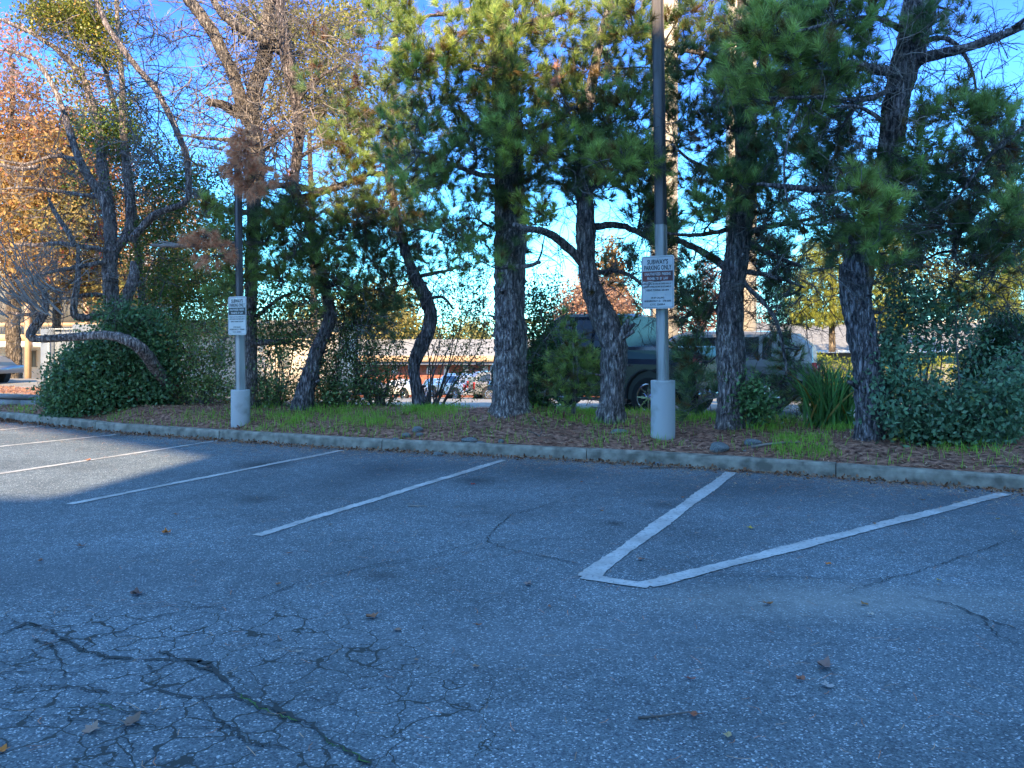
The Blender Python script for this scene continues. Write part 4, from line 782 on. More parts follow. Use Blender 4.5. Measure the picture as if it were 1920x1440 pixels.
shrub("small_bush", "small soft green bush at the foot of the straight pine", [(1405, 750, 28, 26, 420), (1420, 770, 30, 16, 300), (1385, 725, 14, 14, 60)], Zf - .1, 43, .06, (.1, .22, .08), (.22, .38, .14), stems=8, dep=.18, clump=4, stalk=6)
# strap-leaved clump
Zp = hit(1570, 800)
o = thing("strap_leaved_clump", px(1565, 805, Zp), "tall strap leaved green clump left of the twisted pine", "plant"); b = MB(); r_ = np.random.default_rng(5)
for i in range(260):
    bx_ = px(1562 + r_.normal(0, 20), 800, Zp + r_.normal(0, .18)); bx_[2] = berm(bx_[0], bx_[1])[0]
    dr = unit(np.array([r_.normal(0, .28), r_.normal(0, .2), 1.0])); Lb = r_.uniform(.6, 1.2); n_ = 6; tt = np.linspace(0, 1, n_)[:, None]
    Q = bx_ + dr * Lb * tt + np.array([dr[0] * .5, dr[1] * .5, -.16]) * Lb * tt ** 3
    sd = unit(np.cross(dr, r_.normal(0, 1, 3))); w_ = .014 * (1 - tt ** 3 * .95)
    V = np.vstack([Q + sd * w_, Q - sd * w_]); k = np.arange(n_ - 1); c_ = np.array([.1, .22, .06]) * r_.uniform(.5, 2.0) if r_.random() > .06 else np.array([.35, .22, .04])
    b.add(V, f4=np.c_[k + n_, k + 1 + n_, k + 1, k], col=c_)
b.build("foliage", M['grass'], o); rebase(o)

# ================================================================ sign poles and signs
def textmesh(s, size, name="lettering", sx=1.0, bold=.0):
    cu = bpy.data.curves.new("t", 'FONT'); cu.body = s; cu.size = size; cu.align_x = 'CENTER'; cu.align_y = 'CENTER'; cu.offset = bold; cu.resolution_u = 2
    ob = bpy.data.objects.new("t", cu); COL.objects.link(ob); dg = bpy.context.evaluated_depsgraph_get()
    me = bpy.data.meshes.new_from_object(ob.evaluated_get(dg)); V = np.array([v.co[:] for v in me.vertices]); Fc = [list(p.vertices) for p in me.polygons]
    bpy.data.objects.remove(ob); bpy.data.curves.remove(cu); bpy.data.meshes.remove(me)
    V[:, 0] *= sx; return V, Fc
def rrect(w, h, r, n=5):
    p = []
    for cx, cy, a0 in ((w / 2 - r, h / 2 - r, 0), (-w / 2 + r, h / 2 - r, 90), (-w / 2 + r, -h / 2 + r, 180), (w / 2 - r, -h / 2 + r, 270)):
        for k in range(n + 1): a = math.radians(a0 + 90 * k / n); p.append((cx + r * math.cos(a), cy + r * math.sin(a)))
    return p
def sign(label, center, yaw, W_, H_, worn):
    """panel in the x-z plane of its own frame, facing -y"""
    o = thing("parking_sign", center, label, "sign", "tow away signs on the poles")
    R = np.array([[math.cos(yaw), -math.sin(yaw), 0], [math.sin(yaw), math.cos(yaw), 0], [0, 0, 1.0]])
    def pl(b, V2, y, fcs=None): V = np.c_[V2[:, 0], np.full(len(V2), y), V2[:, 1]]; b.add(V @ R.T + np.array(center), ngons=fcs)
    b = MB(); q = rrect(W_, H_, .035); n_ = len(q)
    V = np.array([(x, 0, z) for x, z in q] + [(x, .004, z) for x, z in q]); b.add(V @ R.T + np.array(center), ngons=[list(range(n_)), list(range(n_, 2 * n_))[::-1]] + [[i, i + n_, (i + 1) % n_ + n_, (i + 1) % n_] for i in range(n_)])
    b.build("panel", M['signwhite'], o)
    b = MB(); q1 = rrect(W_ * .94, H_ * .955, .025); q2 = rrect(W_ * .925, H_ * .945, .022); V2 = np.array(q1 + q2); pl(b, V2, -.002, [[i, (i + 1) % n_, (i + 1) % n_ + n_, i + n_] for i in range(n_)]); b.build("border", M['black'], o)
    b = MB(); zc = H_ * .115; hh = H_ * .19; q = np.array([(-W_ * .46, zc - hh / 2), (W_ * .46, zc - hh / 2), (W_ * .46, zc + hh / 2), (-W_ * .46, zc + hh / 2)]); pl(b, q, -.0025, [[0, 1, 2, 3]]); b.build("band", M['black'] if not worn else M['faded'], o)
    def lines(rows, m, y, nm):
        b = MB()
        for s_, z, hgt, wid in rows:
            V, Fc = textmesh(s_, hgt / .69, bold=hgt * .035); w0 = V[:, 0].max() - V[:, 0].min(); V = V.copy(); V[:, 0] *= wid / w0; V[:, 1] += z - (V[:, 1].max() + V[:, 1].min()) / 2
            pl(b, V[:, :2], y, Fc)
        b.build(nm, m, o)
    H = H_; W = W_
    lines([("SUBWAY'S", H * .385, H * .085, W * .64), ("PARKING ONLY", H * .275, H * .085, W * .84), ("VEHICLES WILL BE CITED OR TOWED AWAY AT", -H * .03, H * .03, W * .84), ("OWNER'S EXPENSE AND MAY BE RECLAIMED AT", -H * .085, H * .03, W * .84),
           ("KEEN'S TOWING  243-1874", -H * .15, H * .034, W * .68), ("OR BY CALLING", -H * .295, H * .03, W * .4), ("ANDERSON P. D.   378-6600", -H * .355, H * .034, W * .82), ("C.V.C. 22658-A", -H * .42, H * .034, W * .46)], M['black'], -.002, "lettering")
    lines([("UNAUTHORIZED  PARKING", H * .155, H * .05, W * .8), ("PROHIBITED  BY  LAW", H * .07, H * .05, W * .64)], M['signwhite'], -.004, "band_lettering")
    for z in (H * .45, -H * .46):
        b = MB(); b.tube([np.array(center) + R @ np.array([0, -.006, z]), np.array(center) + R @ np.array([0, .0, z])], .007, 8)
        b.build("bolt", M['chrome'], o); rebase(o); return o
def pole(label, x, y, topz, pw, base_d, base_h, lean, rust=None, yaw=-.62, head=True, upw=.92):
    Z = hit(x, y); c = px(x, y, Z); c[2] = berm(c[0], c[1])[0]
    o = thing("light_pole", c, label, "light pole", "square light poles on round bases")
    b = MB(); rr = base_d / 2; nz = 14
    zs = np.r_[-.25, np.linspace(0, base_h - .02, nz), base_h - .006, base_h]; rs = np.r_[rr, np.full(nz, rr), rr * .99, rr * .965]
    b.tube(np.c_[np.full(len(zs), c[0]), np.full(len(zs), c[1]), c[2] + zs], rs, 40); b.build("base", M['polebase'], o, smooth=False)
    def post(z0, z1, m, nm, w):
        b = MB(); P = []
        for z in (z0, z1):
            cx_, cy_ = c[0] + lean * (z - base_h), c[1]
            for sx, sy in ((-1, -1), (1, -1), (1, 1), (-1, 1)):
                for k in (0, 1):
                    e = .012; dx, dy = sx * w / 2, sy * w / 2
                    if (sx * sy > 0) == (k == 0): dx -= sx * e
                    else: dy -= sy * e
                    P.append((cx_ + dx * math.cos(yaw) - dy * math.sin(yaw), cy_ + dx * math.sin(yaw) + dy * math.cos(yaw), c[2] + z))
        P = np.array(P); order = list(range(8))
        b.add(P, f4=[[order[i], order[(i + 1) % 8], order[(i + 1) % 8] + 8, order[i] + 8] for i in range(8)], ngons=[list(range(8))[::-1], list(range(8, 16))])
        b.build(nm, m, o)
    if rust: post(base_h - .01, rust, M['polemetal'], "pole", pw); post(rust, topz, M['rustpole'], "upper_pole", pw * upw)
    else: post(base_h - .01, topz, M['polemetal'], "pole", pw)
    # luminaire above the picture
    if head: b = MB(); b.box((c[0] + lean * topz, c[1] - .45, c[2] + topz + .06), (.35, 1.1, .16)); b.build("lamp_head", M['polemetal'], o)
    rebase(o); return c, Z
cR, ZR = pole("grey square light pole on its round base, the nearer of the two", 1243, 820, 7.0, .135, .335, .79, -.0135, rust=2.95, upw=.985)
cL, ZL = pole("slimmer looking grey light pole farther off, behind fallen leaves and grass", 451, 795, 4.75, .125, .31, .575, -.012, rust=1.95, head=False, upw=.8)
sc_ = px(1233, 529, ZR - .12); sign("white tow away parking sign with reddish band on the nearer pole", sc_, math.radians(-30), .61 * .77, .92 * .79, True)
sc_ = px(444.5, 592, ZL - .12); sign("white tow away parking sign with black band on the farther pole", sc_, math.radians(-30), .43, .64, False)

# ================================================================ vehicles
def vehicle(name, label, paint, loc, rz, L, Hh, W_, kind, scale=1.0, group=None, wheel=.38, chromeline=False):
    """x forward; body lofted from stations"""
    o = thing(name, loc, label, kind[0], group); b = MB(); cab = kind[1]
    z0 = .38
    # stations: x, belt z, top z, half width low, half width top
    if cab == 'pickup': S = [(-2.95, 1.0, 1.12, .93, .9), (-2.9, 1.1, 1.32, .97, .93), (-1.05, 1.1, 1.32, .98, .93), (-1.0, 1.28, 1.9, .98, .78), (-.75, 1.28, 1.95, .98, .76), (.6, 1.26, 1.97, .98, .76), (1.0, 1.24, 1.9, .98, .76), (1.75, 1.2, 1.3, .97, .86), (2.6, 1.12, 1.22, .95, .86), (2.9, .9, 1.05, .9, .8)]
    elif cab == 'suv': S = [(-2.4, .9, 1.0, .9, .84), (-2.35, 1.1, 1.45, .93, .78), (-2.05, 1.14, 1.72, .94, .72), (-1.4, 1.14, 1.78, .94, .72), (.3, 1.12, 1.78, .94, .72), (.6, 1.1, 1.7, .94, .74), (1.3, 1.06, 1.14, .93, .82), (2.2, .95, 1.03, .9, .8), (2.42, .75, .88, .84, .76)]
    else: S = [(-2.3, .75, .95, .84, .78), (-2.25, .92, 1.02, .87, .78), (-1.75, .96, 1.06, .88, .75), (-1.0, .96, 1.4, .88, .62), (-.2, .95, 1.44, .88, .62), (.4, .93, 1.38, .88, .64), (1.1, .9, .98, .88, .74), (2.0, .78, .86, .85, .74), (2.3, .6, .7, .8, .7)]
    S = np.array(S); sc = np.array([L / (S[-1, 0] - S[0, 0]), 1, 1, 1, 1]); S = S * sc; S[:, 1:3] *= Hh / S[:, 2].max(); S[:, 3:] *= W_ / 1.96 / 1.0
    rings = []
    for x, zb, zt, wl_, wt in S:
        rings.append([(x, wl_ * .94, z0), (x, wl_, z0 + .18), (x, wl_, zb - .1), (x, wl_ * .97, zb), (x, wt, zt - .06), (x, wt * .86, zt), (x, 0, zt + .02), (x, -wt * .86, zt), (x, -wt, zt - .06), (x, -wl_ * .97, zb), (x, -wl_, zb - .1), (x, -wl_, z0 + .18), (x, -wl_ * .94, z0)])
    V = np.array(rings); n_, k = V.shape[:2]; i = np.arange(n_ - 1)[:, None] * k; j = np.arange(k)[None]; jn = (j + 1) % k
    b.add(V.reshape(-1, 3), f4=np.stack([i + j, i + k + j, i + k + jn, i + jn], -1).reshape(-1, 4), ngons=[list(range(k)), [(n_ - 1) * k + m for m in range(k)][::-1]])
    T = lambda v: v
    def fin(b, nm, m, par=None, smooth=False):
        ob = b.build(nm, m, par or o, smooth=smooth); return ob
    body = fin(b, "body", paint)
    # glass on both flanks, windscreen and rear glass
    top = [s for s in S if s[2] - s[1] > .3 * Hh / 1.9]
    for sd in (-1, 1):
        xs_ = [s[0] for s in top]; lo_, hi_ = min(xs_) + .12, max(xs_) - .05; nwin = 3 if cab != 'sedan' else 2
        cuts = np.linspace(lo_, hi_, nwin + 1)
        for a, c in zip(cuts[:-1], cuts[1:]):
            b = MB(); q = []
            for x, up in ((a + .04, 0), (c - .04, 0), (c - .04, 1), (a + .04, 1)):
                zb = np.interp(x, S[:, 0], S[:, 1]); zt = np.interp(x, S[:, 0], S[:, 2]); wl_ = np.interp(x, S[:, 0], S[:, 3]); wt = np.interp(x, S[:, 0], S[:, 4])
                f = .08 if not up else .9; z = zb + (zt - .06 - zb) * f; q.append((x, sd * (wl_ * .97 + (wt - wl_ * .97) * f + .007), z))
            b.add(q, ngons=[[0, 1, 2, 3] if sd < 0 else [3, 2, 1, 0]]); fin(b, "side_window", M['skyglass'] if cab == 'pickup' else M['glass'])
    idx = [i for i in range(len(S) - 1) if S[i, 2] - S[i + 1, 2] > .3 * Hh / 1.9]
    for i_ in idx[:1]:
        s, e = S[i_], S[i_ + 1]; b = MB(); f = .1; g = .9
        q = [(s[0] + (e[0] - s[0]) * f, sgn * s[4] * .84, s[2] + (e[2] - s[2]) * f + .03) for sgn in (1, -1)] + [(s[0] + (e[0] - s[0]) * g, sgn * e[4] * .84, s[2] + (e[2] - s[2]) * g + .03) for sgn in (-1, 1)]
        b.add(q, ngons=[[0, 1, 2, 3]]); fin(b, "windscreen", M['glass'])
    for wx in (S[0, 0] + L * .19, S[-1, 0] - L * .165):
        for sd in (-1, 1):
            yw = sd * (W_ / 2 - .11); w = MB(); w.tube([(wx, yw - .12, wheel), (wx, yw - .1, wheel), (wx, yw + .1, wheel), (wx, yw + .12, wheel)], [wheel * .9, wheel, wheel, wheel * .9], 28); wo = fin(w, "wheel", M['rubber'])
            rm = MB(); yo = yw + sd * .122
            for s_ in range(8):
                a = s_ * math.pi / 4; rm.box((wx + math.cos(a) * wheel * .33, yo, wheel + math.sin(a) * wheel * .33), (.05, .02, .05))
                rm.tube([(wx, yo, wheel), (wx + math.cos(a) * wheel * .6, yo, wheel + math.sin(a) * wheel * .6)], [.03, .022], 5)
            a = np.linspace(0, 2 * np.pi, 25); rm.tube(np.c_[wx + np.cos(a) * wheel * .62, np.full(25, yo), wheel + np.sin(a) * wheel * .62], .02, 5, cap=False)
            fin(rm, "rim", M['chrome'], wo)
            ar = MB(); a = np.linspace(-.15, np.pi + .15, 17); R1 = wheel * 1.2
            ar.tube(np.c_[wx + np.cos(a) * R1, np.full(17, sd * (W_ / 2 + .005)), wheel + .03 + np.sin(a) * R1], .035, 6); fin(ar, "wheel_arch", M['rubber'])
            dk = MB(); aa = np.linspace(0, 2 * np.pi, 24, endpoint=False); dk.add([(wx + math.cos(t) * R1, sd * (W_ / 2 + .004), max(wheel + .03 + math.sin(t) * R1, .36)) for t in aa], ngons=[list(range(24)) if sd < 0 else list(range(24))[::-1]]); fin(dk, "wheel_well", M['black'])
    for sd in (-1, 1):
        b = MB(); b.box((S[0, 0] - .0, sd * (S[1, 3] - .1), (S[0, 1] + z0) / 2 + .3 * Hh / 1.9), (.1, .16, .4)); fin(b, "taillight", M['red'])
        b = MB(); b.box((S[-1, 0] - .04, sd * (S[-1, 3] - .18), S[-1, 1] - .08), (.14, .34, .16)); fin(b, "headlight", M['clear'])
        b = MB(); xm_ = [s[0] for s in top][-1] + .15; b.box((xm_, sd * (W_ / 2 + .12), S[-3, 1] + .12), (.1, .22, .2)); fin(b, "mirror", paint)
    b = MB(); b.box((S[-1, 0] + .05, 0, .5), (.14, W_ * .9, .22)); fin(b, "front_bumper", M['chrome'] if chromeline else paint)
    b = MB(); b.box((S[0, 0] - .05, 0, .5), (.14, W_ * .9, .2)); fin(b, "rear_bumper", M['chrome'] if chromeline else paint)
    if chromeline:
        for sd in (-1, 1):
            b = MB(); b.tube([(S[3, 0], sd * (W_ / 2 + .06), .34), (S[-4, 0], sd * (W_ / 2 + .06), .34)], .035, 8); fin(b, "step_bar", M['chrome'])
    o.rotation_euler = (0, 0, rz); o.scale = (scale,) * 3
    return o
hd = math.atan2(.50, -.866)
c_ = px(1150, 640, 17.2); vehicle("pickup_truck", "dark navy crew cab pickup parked behind the crooked pine", M['navy'], (c_[0] - .12, 17.2, .12), hd - .14, 4.85, 2.03, 2.0, ("truck", 'pickup'), wheel=.41, chromeline=True)
c_ = px(1425, 640, 18.6); vehicle("silver_suv", "silver SUV seen behind drooping branches left of the strap leaved clump", M['silver'], (c_[0] - 1.15, 18.9, .02), hd + .12, 4.8, 1.78, 1.95, ("car", 'suv'))
for x, y, Z, m, kd, rz, lb in ((905, 0, 50, 'silver', 'suv', .3, "grey car with a many spoked wheel half hidden by the thickest trunk"), (855, 0, 56, 'carwhite', 'suv', 2.2, "white car facing away with a red tail light in the far lot"), (815, 0, 60, 'carwhite', 'sedan', 1.9, "low white saloon beside the S-shaped trunk in the far lot"), (752, 0, 62, 'carwhite', 'sedan', 2.4, "white saloon left of the S-shaped trunk in the far lot"), (690, 0, 60, 'cargrey', 'sedan', 1.2, "grey saloon behind the thin shrub in the far lot")):
    c_ = px(x, 640, Z); vehicle("parked_car", lb, M[m], (c_[0] + (1.5 if x == 905 else 0), Z, float(far_z(Z))), rz, 4.6, 1.7 if kd == 'suv' else 1.45, 1.85, ("car", kd), group="cars parked in the far lot")
c_ = px(-6, 640, 24); vehicle("parked_car", "blue grey car nose entering at the left edge above the low wall", M['carblue'], (c_[0] - 1.95, 24, .27), -.2, 4.6, 1.45, 1.85, ("car", 'sedan'))

# ================================================================ walls and buildings beyond
o = thing("retaining_wall", px(30, 770, 17.6), "low concrete block wall beyond the kerb at the left edge", "wall")
b = MB(); zt_ = .44; P_ = [px(-420, 760, 20.0), px(110, 760, 17.3)]; a_, c_ = P_[0][:2], P_[1][:2]; Lw = np.linalg.norm(c_ - a_); yw = math.atan2(c_[1] - a_[1], c_[0] - a_[0]); mdp = (a_ + c_) / 2
nb = int(Lw / .8)
for rw in range(3):
    for i in range(nb):
        tpos = (i + .5 + (rw % 2) * .5) / nb
        if tpos > 1: continue
        p = a_ + (c_ - a_) * tpos; b.box((p[0], p[1], -.05 + rw * .16), (Lw / nb - .012, .3, .152), yw)
b.build("block", M['wallconc'], o)
b = MB(); b.box((mdp[0], mdp[1], .405), (Lw, .36, .07), yw); b.build("cap", M['wallconc'], o); rebase(o)
# raised verge behind the low wall
b = MB(); vv = [px(-500, 0, 20.2)[:2], px(115, 0, 17.45)[:2], px(125, 0, 27)[:2], px(-500, 0, 27)[:2]]; b.add([(v[0], v[1], .36) for v in vv], ngons=[[0, 1, 2, 3]]); tag(b.build("verge_ground", M['farasphalt']), kind="structure")
Ze2 = 19.5
o = thing("bin_enclosure", px(160, 700, Ze2), "blue grey walled bin enclosure behind the big shrub", "enclosure")
def wbox(b, x0, x1, y0, y1, Z, th=.2, z0=None, z1=None):
    A = px(x0, y0, Z); B = px(x1, y1, Z); zt = A[2] if z1 is None else z1; zb = B[2] if z0 is None else z0
    b.box(((A[0] + B[0]) / 2, Z + th / 2, (zt + zb) / 2), (B[0] - A[0], th, zt - zb))
b = MB(); wbox(b, 78, 330, 622, 0, Ze2, .2, z0=0); b.build("wall", M['bluewall'], o)
b = MB(); wbox(b, 76, 96, 617, 0, Ze2 - .12, .3, z0=0); wbox(b, 136, 182, 608, 0, Ze2 - .1, .5, z0=0); b.build("pier", M['bluewall'], o)
b = MB(); wbox(b, 90, 91.6, 640, 0, Ze2 - .2, .03, z0=.1); wbox(b, 92, 137, 616, 618, Ze2 - .02, .3); b.build("gate_rail", M['gutter'], o); rebase(o)
# two-storey building at the far left
ZA = 44.0; gz = float(far_z(ZA))
o = thing("apartment_building", px(100, 700, ZA), "cream two storey building with railed walkway and tan posts at far left", "building")
b = MB(); wbox(b, -260, 245, 470, 0, ZA + 3, 6, z0=gz); b.build("wall", M['white'], o)
b = MB(); wbox(b, -270, 250, 500, 605, ZA - .2, .3); b.build("upper_siding", M['shadegrey'], o)
b = MB(); wbox(b, -270, 250, 605, 612, ZA - .35, .1); wbox(b, -270, 250, 627, 639, ZA - .4, 3.3); b.build("walkway", M['tan'], o)
b = MB(); wbox(b, -270, 250, 640, 651, ZA - .45, .3); b.build("fascia", M['white'], o)
b = MB()
for x in (-60, 50, 160): wbox(b, x - 4, x + 4, 470, 0, ZA - .75, .25, z0=gz)
b.build("post", M['tan'], o)
b = MB()
for x in np.arange(-260, 245, 5.0): wbox(b, x, x + .8, 613, 627, ZA - .36, .04)
wbox(b, -262, 247, 612.3, 613.5, ZA - .36, .06); b.build("railing", M['shadegrey'], o)
for x0, x1, y0, y1 in ((54, 68, 657, 689), (-30, -5, 657, 689), (190, 215, 657, 689), (12, 22, 656, 720)):
    b = MB(); wbox(b, x0, x1, y0, y1, ZA + 2.93, .06); f_ = b.build("window", M['white'], o); b = MB(); xm = (x0 + x1) / 2; ym = (y0 + y1) / 2
    for u in ((x0 + .7, xm - .3), (xm + .3, x1 - .7)): wbox(b, u[0], u[1], y0 + 1, y1 - 1, ZA + 2.9, .02)
    b.build("pane", M['shadegrey'], f_)
rebase(o)
# cream building behind the shrubs
ZBb = 40.0
o = thing("stucco_building", px(400, 700, ZBb), "sunlit cream stucco building glimpsed through shrubs left of centre", "building")
b = MB(); wbox(b, 255, 600, 618, 0, ZBb, 10, z0=float(far_z(ZBb))); b.build("wall", M['cream'], o)
b = MB(); wbox(b, 250, 605, 600, 622, ZBb - .5, 11); b.build("roof", M['shingle_pale'], o)
for x in (300, 350, 400, 460, 520):
    b = MB(); wbox(b, x, x + 22, 650, 690, ZBb - .05, .1); b.build("window", M['shadegrey'], o)
rebase(o)
# long low shop with a shed roof, across the far lot
ZC = 80.0
o = thing("brick_shop", px(850, 720, ZC), "long low brick shop with pale shed roof across the far lot", "shop")
gz = float(far_z(ZC)); b = MB(); wbox(b, 560, 1500, 672, 0, ZC + 2, 10, z0=gz - .5); b.build("wall", M['brick'], o)
b = MB(); A = px(555, 667, ZC); B_ = px(1505, 667, ZC); zr = px(0, 636, ZC + 12)[2]; ze = A[2]
b.add([(A[0], ZC, ze), (B_[0], ZC, ze), (B_[0] + 3, ZC + 12, zr), (A[0] - 3, ZC + 12, zr), (A[0], ZC, ze - .15), (B_[0], ZC, ze - .15), (B_[0] + 3, ZC + 12, ze - .15), (A[0] - 3, ZC + 12, ze - .15)], ngons=[[0, 1, 2, 3], [7, 6, 5, 4], [4, 5, 1, 0], [5, 6, 2, 1], [6, 7, 3, 2], [7, 4, 0, 3]]); b.build("roof", M['shingle_pale'], o)
b = MB(); wbox(b, 555, 1505, 667, 678, ZC - .05, .3); b.build("fascia", M['tan'], o)
b = MB(); wbox(b, 560, 1300, 678.2, 684, ZC + .3, 1.6); b.build("soffit_shade", M['bluewall'], o)  # blue-grey box paints in the shadow band under the eave
for x in (680, 735, 800, 832, 868, 905, 1010):
    b = MB(); wbox(b, x, x + 10, 686, 702, ZC + 1.95, .1); b.build("window", M['gutter'], o)
rebase(o)
o = thing("upper_block", px(650, 640, 100), "cream flat topped block rising behind the low brick shop", "building")
b = MB(); wbox(b, 430, 790, 622, 0, 100, 14, z0=-4.5); b.build("wall", M['cream'], o); b = MB(); wbox(b, 424, 796, 617, 622, 99.5, 15); b.build("parapet", M['shadegrey'], o); rebase(o)
# grey shingled roof at the right
ZD = 33.0
o = thing("shingled_building", px(1700, 660, ZD), "low building with grey shingle roof and pale gutter at right", "building")
gz = float(far_z(ZD)); b = MB(); wbox(b, 1470, 2150, 664, 0, ZD + .6, 7, z0=gz); b.build("wall", M['shadegrey'], o)
A = px(1460, 657, ZD); B_ = px(2160, 657, ZD); zr = px(0, 606, ZD + 4.5)[2]; ze = A[2]; b = MB()
b.add([(A[0], ZD, ze), (B_[0], ZD, ze), (B_[0], ZD + 4.5, zr), (A[0], ZD + 4.5, zr), (B_[0], ZD + 9, ze), (A[0], ZD + 9, ze)], ngons=[[0, 1, 2, 3], [3, 2, 4, 5], [0, 3, 5], [1, 4, 2], [1, 0, 5, 4]]); b.build("roof", M['shingle'], o)
b = MB(); wbox(b, 1460, 2160, 657, 662, ZD - .12, .14); b.build("gutter", M['gutter'], o); rebase(o)
o = thing("flat_roofed_shop", px(1800, 620, 50), "pale flat roofed shop showing as a sunlit band behind the shingle roof", "shop")
b = MB(); wbox(b, 1735, 2100, 610, 0, 50, 9, z0=float(far_z(50))); b.build("wall", M['tan'], o); b = MB(); wbox(b, 1730, 2105, 600, 610, 49.7, 9.6); b.build("parapet", M['cream'], o); rebase(o)
# tall pylon with two round cream columns
Zy = 21.0
o = thing("pylon_sign", px(1330, 700, Zy), "tall pylon with two cream columns rising behind the pines", "pylon")
for x0, x1 in ((1226, 1271), (1372, 1419)):
    A = px(x0, 0, Zy); B_ = px(x1, 0, Zy); b = MB(); b.box(((A[0] + B_[0]) / 2, Zy + .3, 7.0), (B_[0] - A[0], .6, 14.6)); b.build("column", M['cream'], o)
b = MB(); A = px(1205, 0, Zy); B_ = px(1440, 0, Zy); b.box(((A[0] + B_[0]) / 2, Zy + .3, 16.3), (B_[0] - A[0], .5, 4)); b.build("sign_box", M['signwhite'], o); rebase(o)

# ================================================================ far trees
def far_tree(label, name, trunk, Z, blobs, seed, size=.13, c1=(.3, .12, .02), c2=(.5, .3, .06), c3=None, f3=0, dep=1.5, group="trees beyond the strip", mode='leaf', cat="tree", bare=0):
    t = Tree(name, label, cat, trunk, Z, seed, barkm='bark_far', group=group, taper_root=False, leafm='farleaf' if mode == 'leaf' else 'needle')
    for a in blobs:
        x, y, rx, ry, n_ = a[:5]; d1, d2 = (a[5], a[6]) if len(a) > 5 else (c1, c2)
        c0 = px(x, y, Z); Q = t.branch(c0, .05)
        if mode == 'leaf': t.leaf_blob(x, y, rx, ry, n_, size, d1, d2, Z=Z, dep=dep, c3=c3, f3=f3, clump=12)
        else:
            m_ = n_; cen = ell(m_, t.r) * np.array([rx, dep, ry]); P = np.array([px(x + c[0], y - c[2], Z + c[1]) for c in cen]); D = unit(t.r.normal(0, .6, (m_, 3)) + [0, 0, .8])
            col = np.array(d1) + (np.array(d2) - np.array(d1)) * t.r.random((m_, 1)); needles(t.nd, P, D, col, 26, .26, .014, .8, r=t.r)
    for _ in range(bare):
        a = blobs[t.r.integers(len(blobs))]; t.bare(a[0] + t.r.uniform(-a[2], a[2]), a[1] + t.r.uniform(-a[3], a[3]), Z, 2.2, 1, lev=2, r0=.02)
    t.finish()
OR1, OR2 = (.36, .2, .07), (.6, .42, .16); RD1, RD2 = (.44, .2, .16), (.6, .34, .22); GY1, GY2 = (.2, .21, .06), (.45, .4, .13)
far_tree("orange and gold autumn tree with the broader trunk at the left edge", "autumn_tree", [(26, 735, 30), (26, 640, 24), (25, 560, 24), (22, 480, 22), (15, 380, 16), (20, 250, 10), (25, 120, 6)], 28, [(20, 230, 80, 80, 2200, OR1, RD2), (60, 310, 90, 80, 3600, OR1, OR2), (20, 400, 90, 80, 3600, OR1, OR2), (90, 420, 70, 60, 2400, GY1, OR2), (10, 120, 70, 60, 380, RD1, RD2), (50, 490, 90, 40, 1800, OR1, OR2), (20, 60, 60, 50, 170, RD1, RD2)], 51, c3=(.5, .18, .12), f3=.05)
far_tree("gold leaved autumn tree with the slimmer trunk behind the bin enclosure", "autumn_tree", [(106, 720, 17), (106, 620, 15), (108, 560, 15), (112, 480, 13), (120, 380, 10), (130, 260, 6)], 30, [(140, 380, 80, 80, 3000, OR1, OR2), (150, 480, 80, 60, 3000, GY1, OR2), (100, 540, 70, 26, 1100, OR1, OR2), (200, 540, 60, 34, 1300, GY1, OR2), (120, 280, 70, 70, 1800, OR1, RD2), (190, 320, 60, 80, 1300, (.5, .2, .1), (.65, .4, .2)), (150, 180, 60, 60, 600, RD1, OR2), (230, 440, 60, 70, 1400, (.45, .22, .1), (.65, .42, .2))], 52, c3=(.45, .1, .06), f3=.08)
far_tree("peach coloured autumn tree showing through the half dead pines", "autumn_tree", [(330, 700, 14), (330, 560, 12), (320, 400, 8)], 38, [(300, 400, 80, 60, 1500, (.5, .25, .12), (.66, .42, .22)), (370, 480, 70, 60, 1300, GY1, OR2), (300, 520, 80, 50, 1700, GY1, OR2), (420, 560, 60, 60, 900, GY1, GY2), (250, 560, 60, 30, 900, GY1, OR2)], 53, size=.16)
far_tree("yellow green tree high behind the half dead pine", "leafy_tree", [(590, 760, 14), (588, 500, 12), (580, 250, 8)], 34, [(600, 60, 80, 60, 1700, GY1, GY2), (640, 150, 60, 60, 1100, GY1, GY2), (560, 150, 70, 70, 1100, GY1, GY2), (620, 230, 60, 50, 800, GY1, GY2), (500, 40, 70, 40, 900, GY1, GY2), (540, 220, 60, 40, 500, OR1, GY2), (700, 20, 60, 40, 600, GY1, GY2)], 54, size=.15)
far_tree("yellowing tree behind the brick shop near the S-shaped trunk", "leafy_tree", [(730, 700, 8), (730, 600, 7), (740, 540, 5)], 95, [(720, 580, 60, 50, 1500, (.3, .26, .06), (.5, .4, .14)), (690, 620, 60, 26, 700), (760, 610, 34, 26, 500), (600, 600, 70, 40, 1200, GY1, GY2)], 55, size=.45, c1=(.3, .26, .06), c2=(.5, .4, .14), dep=4)
far_tree("far pale tree cluster just left of the thickest trunk", "leafy_tree", [(890, 700, 6), (890, 640, 5)], 100, [(880, 630, 34, 28, 700, (.26, .25, .08), (.4, .36, .14)), (910, 640, 34, 22, 400, (.26, .25, .08), (.4, .36, .14)), (830, 640, 40, 14, 300, (.2, .2, .07), (.34, .3, .14)), (800, 632, 40, 18, 300, (.2, .22, .07), (.34, .32, .12))], 56, size=.4, dep=3)
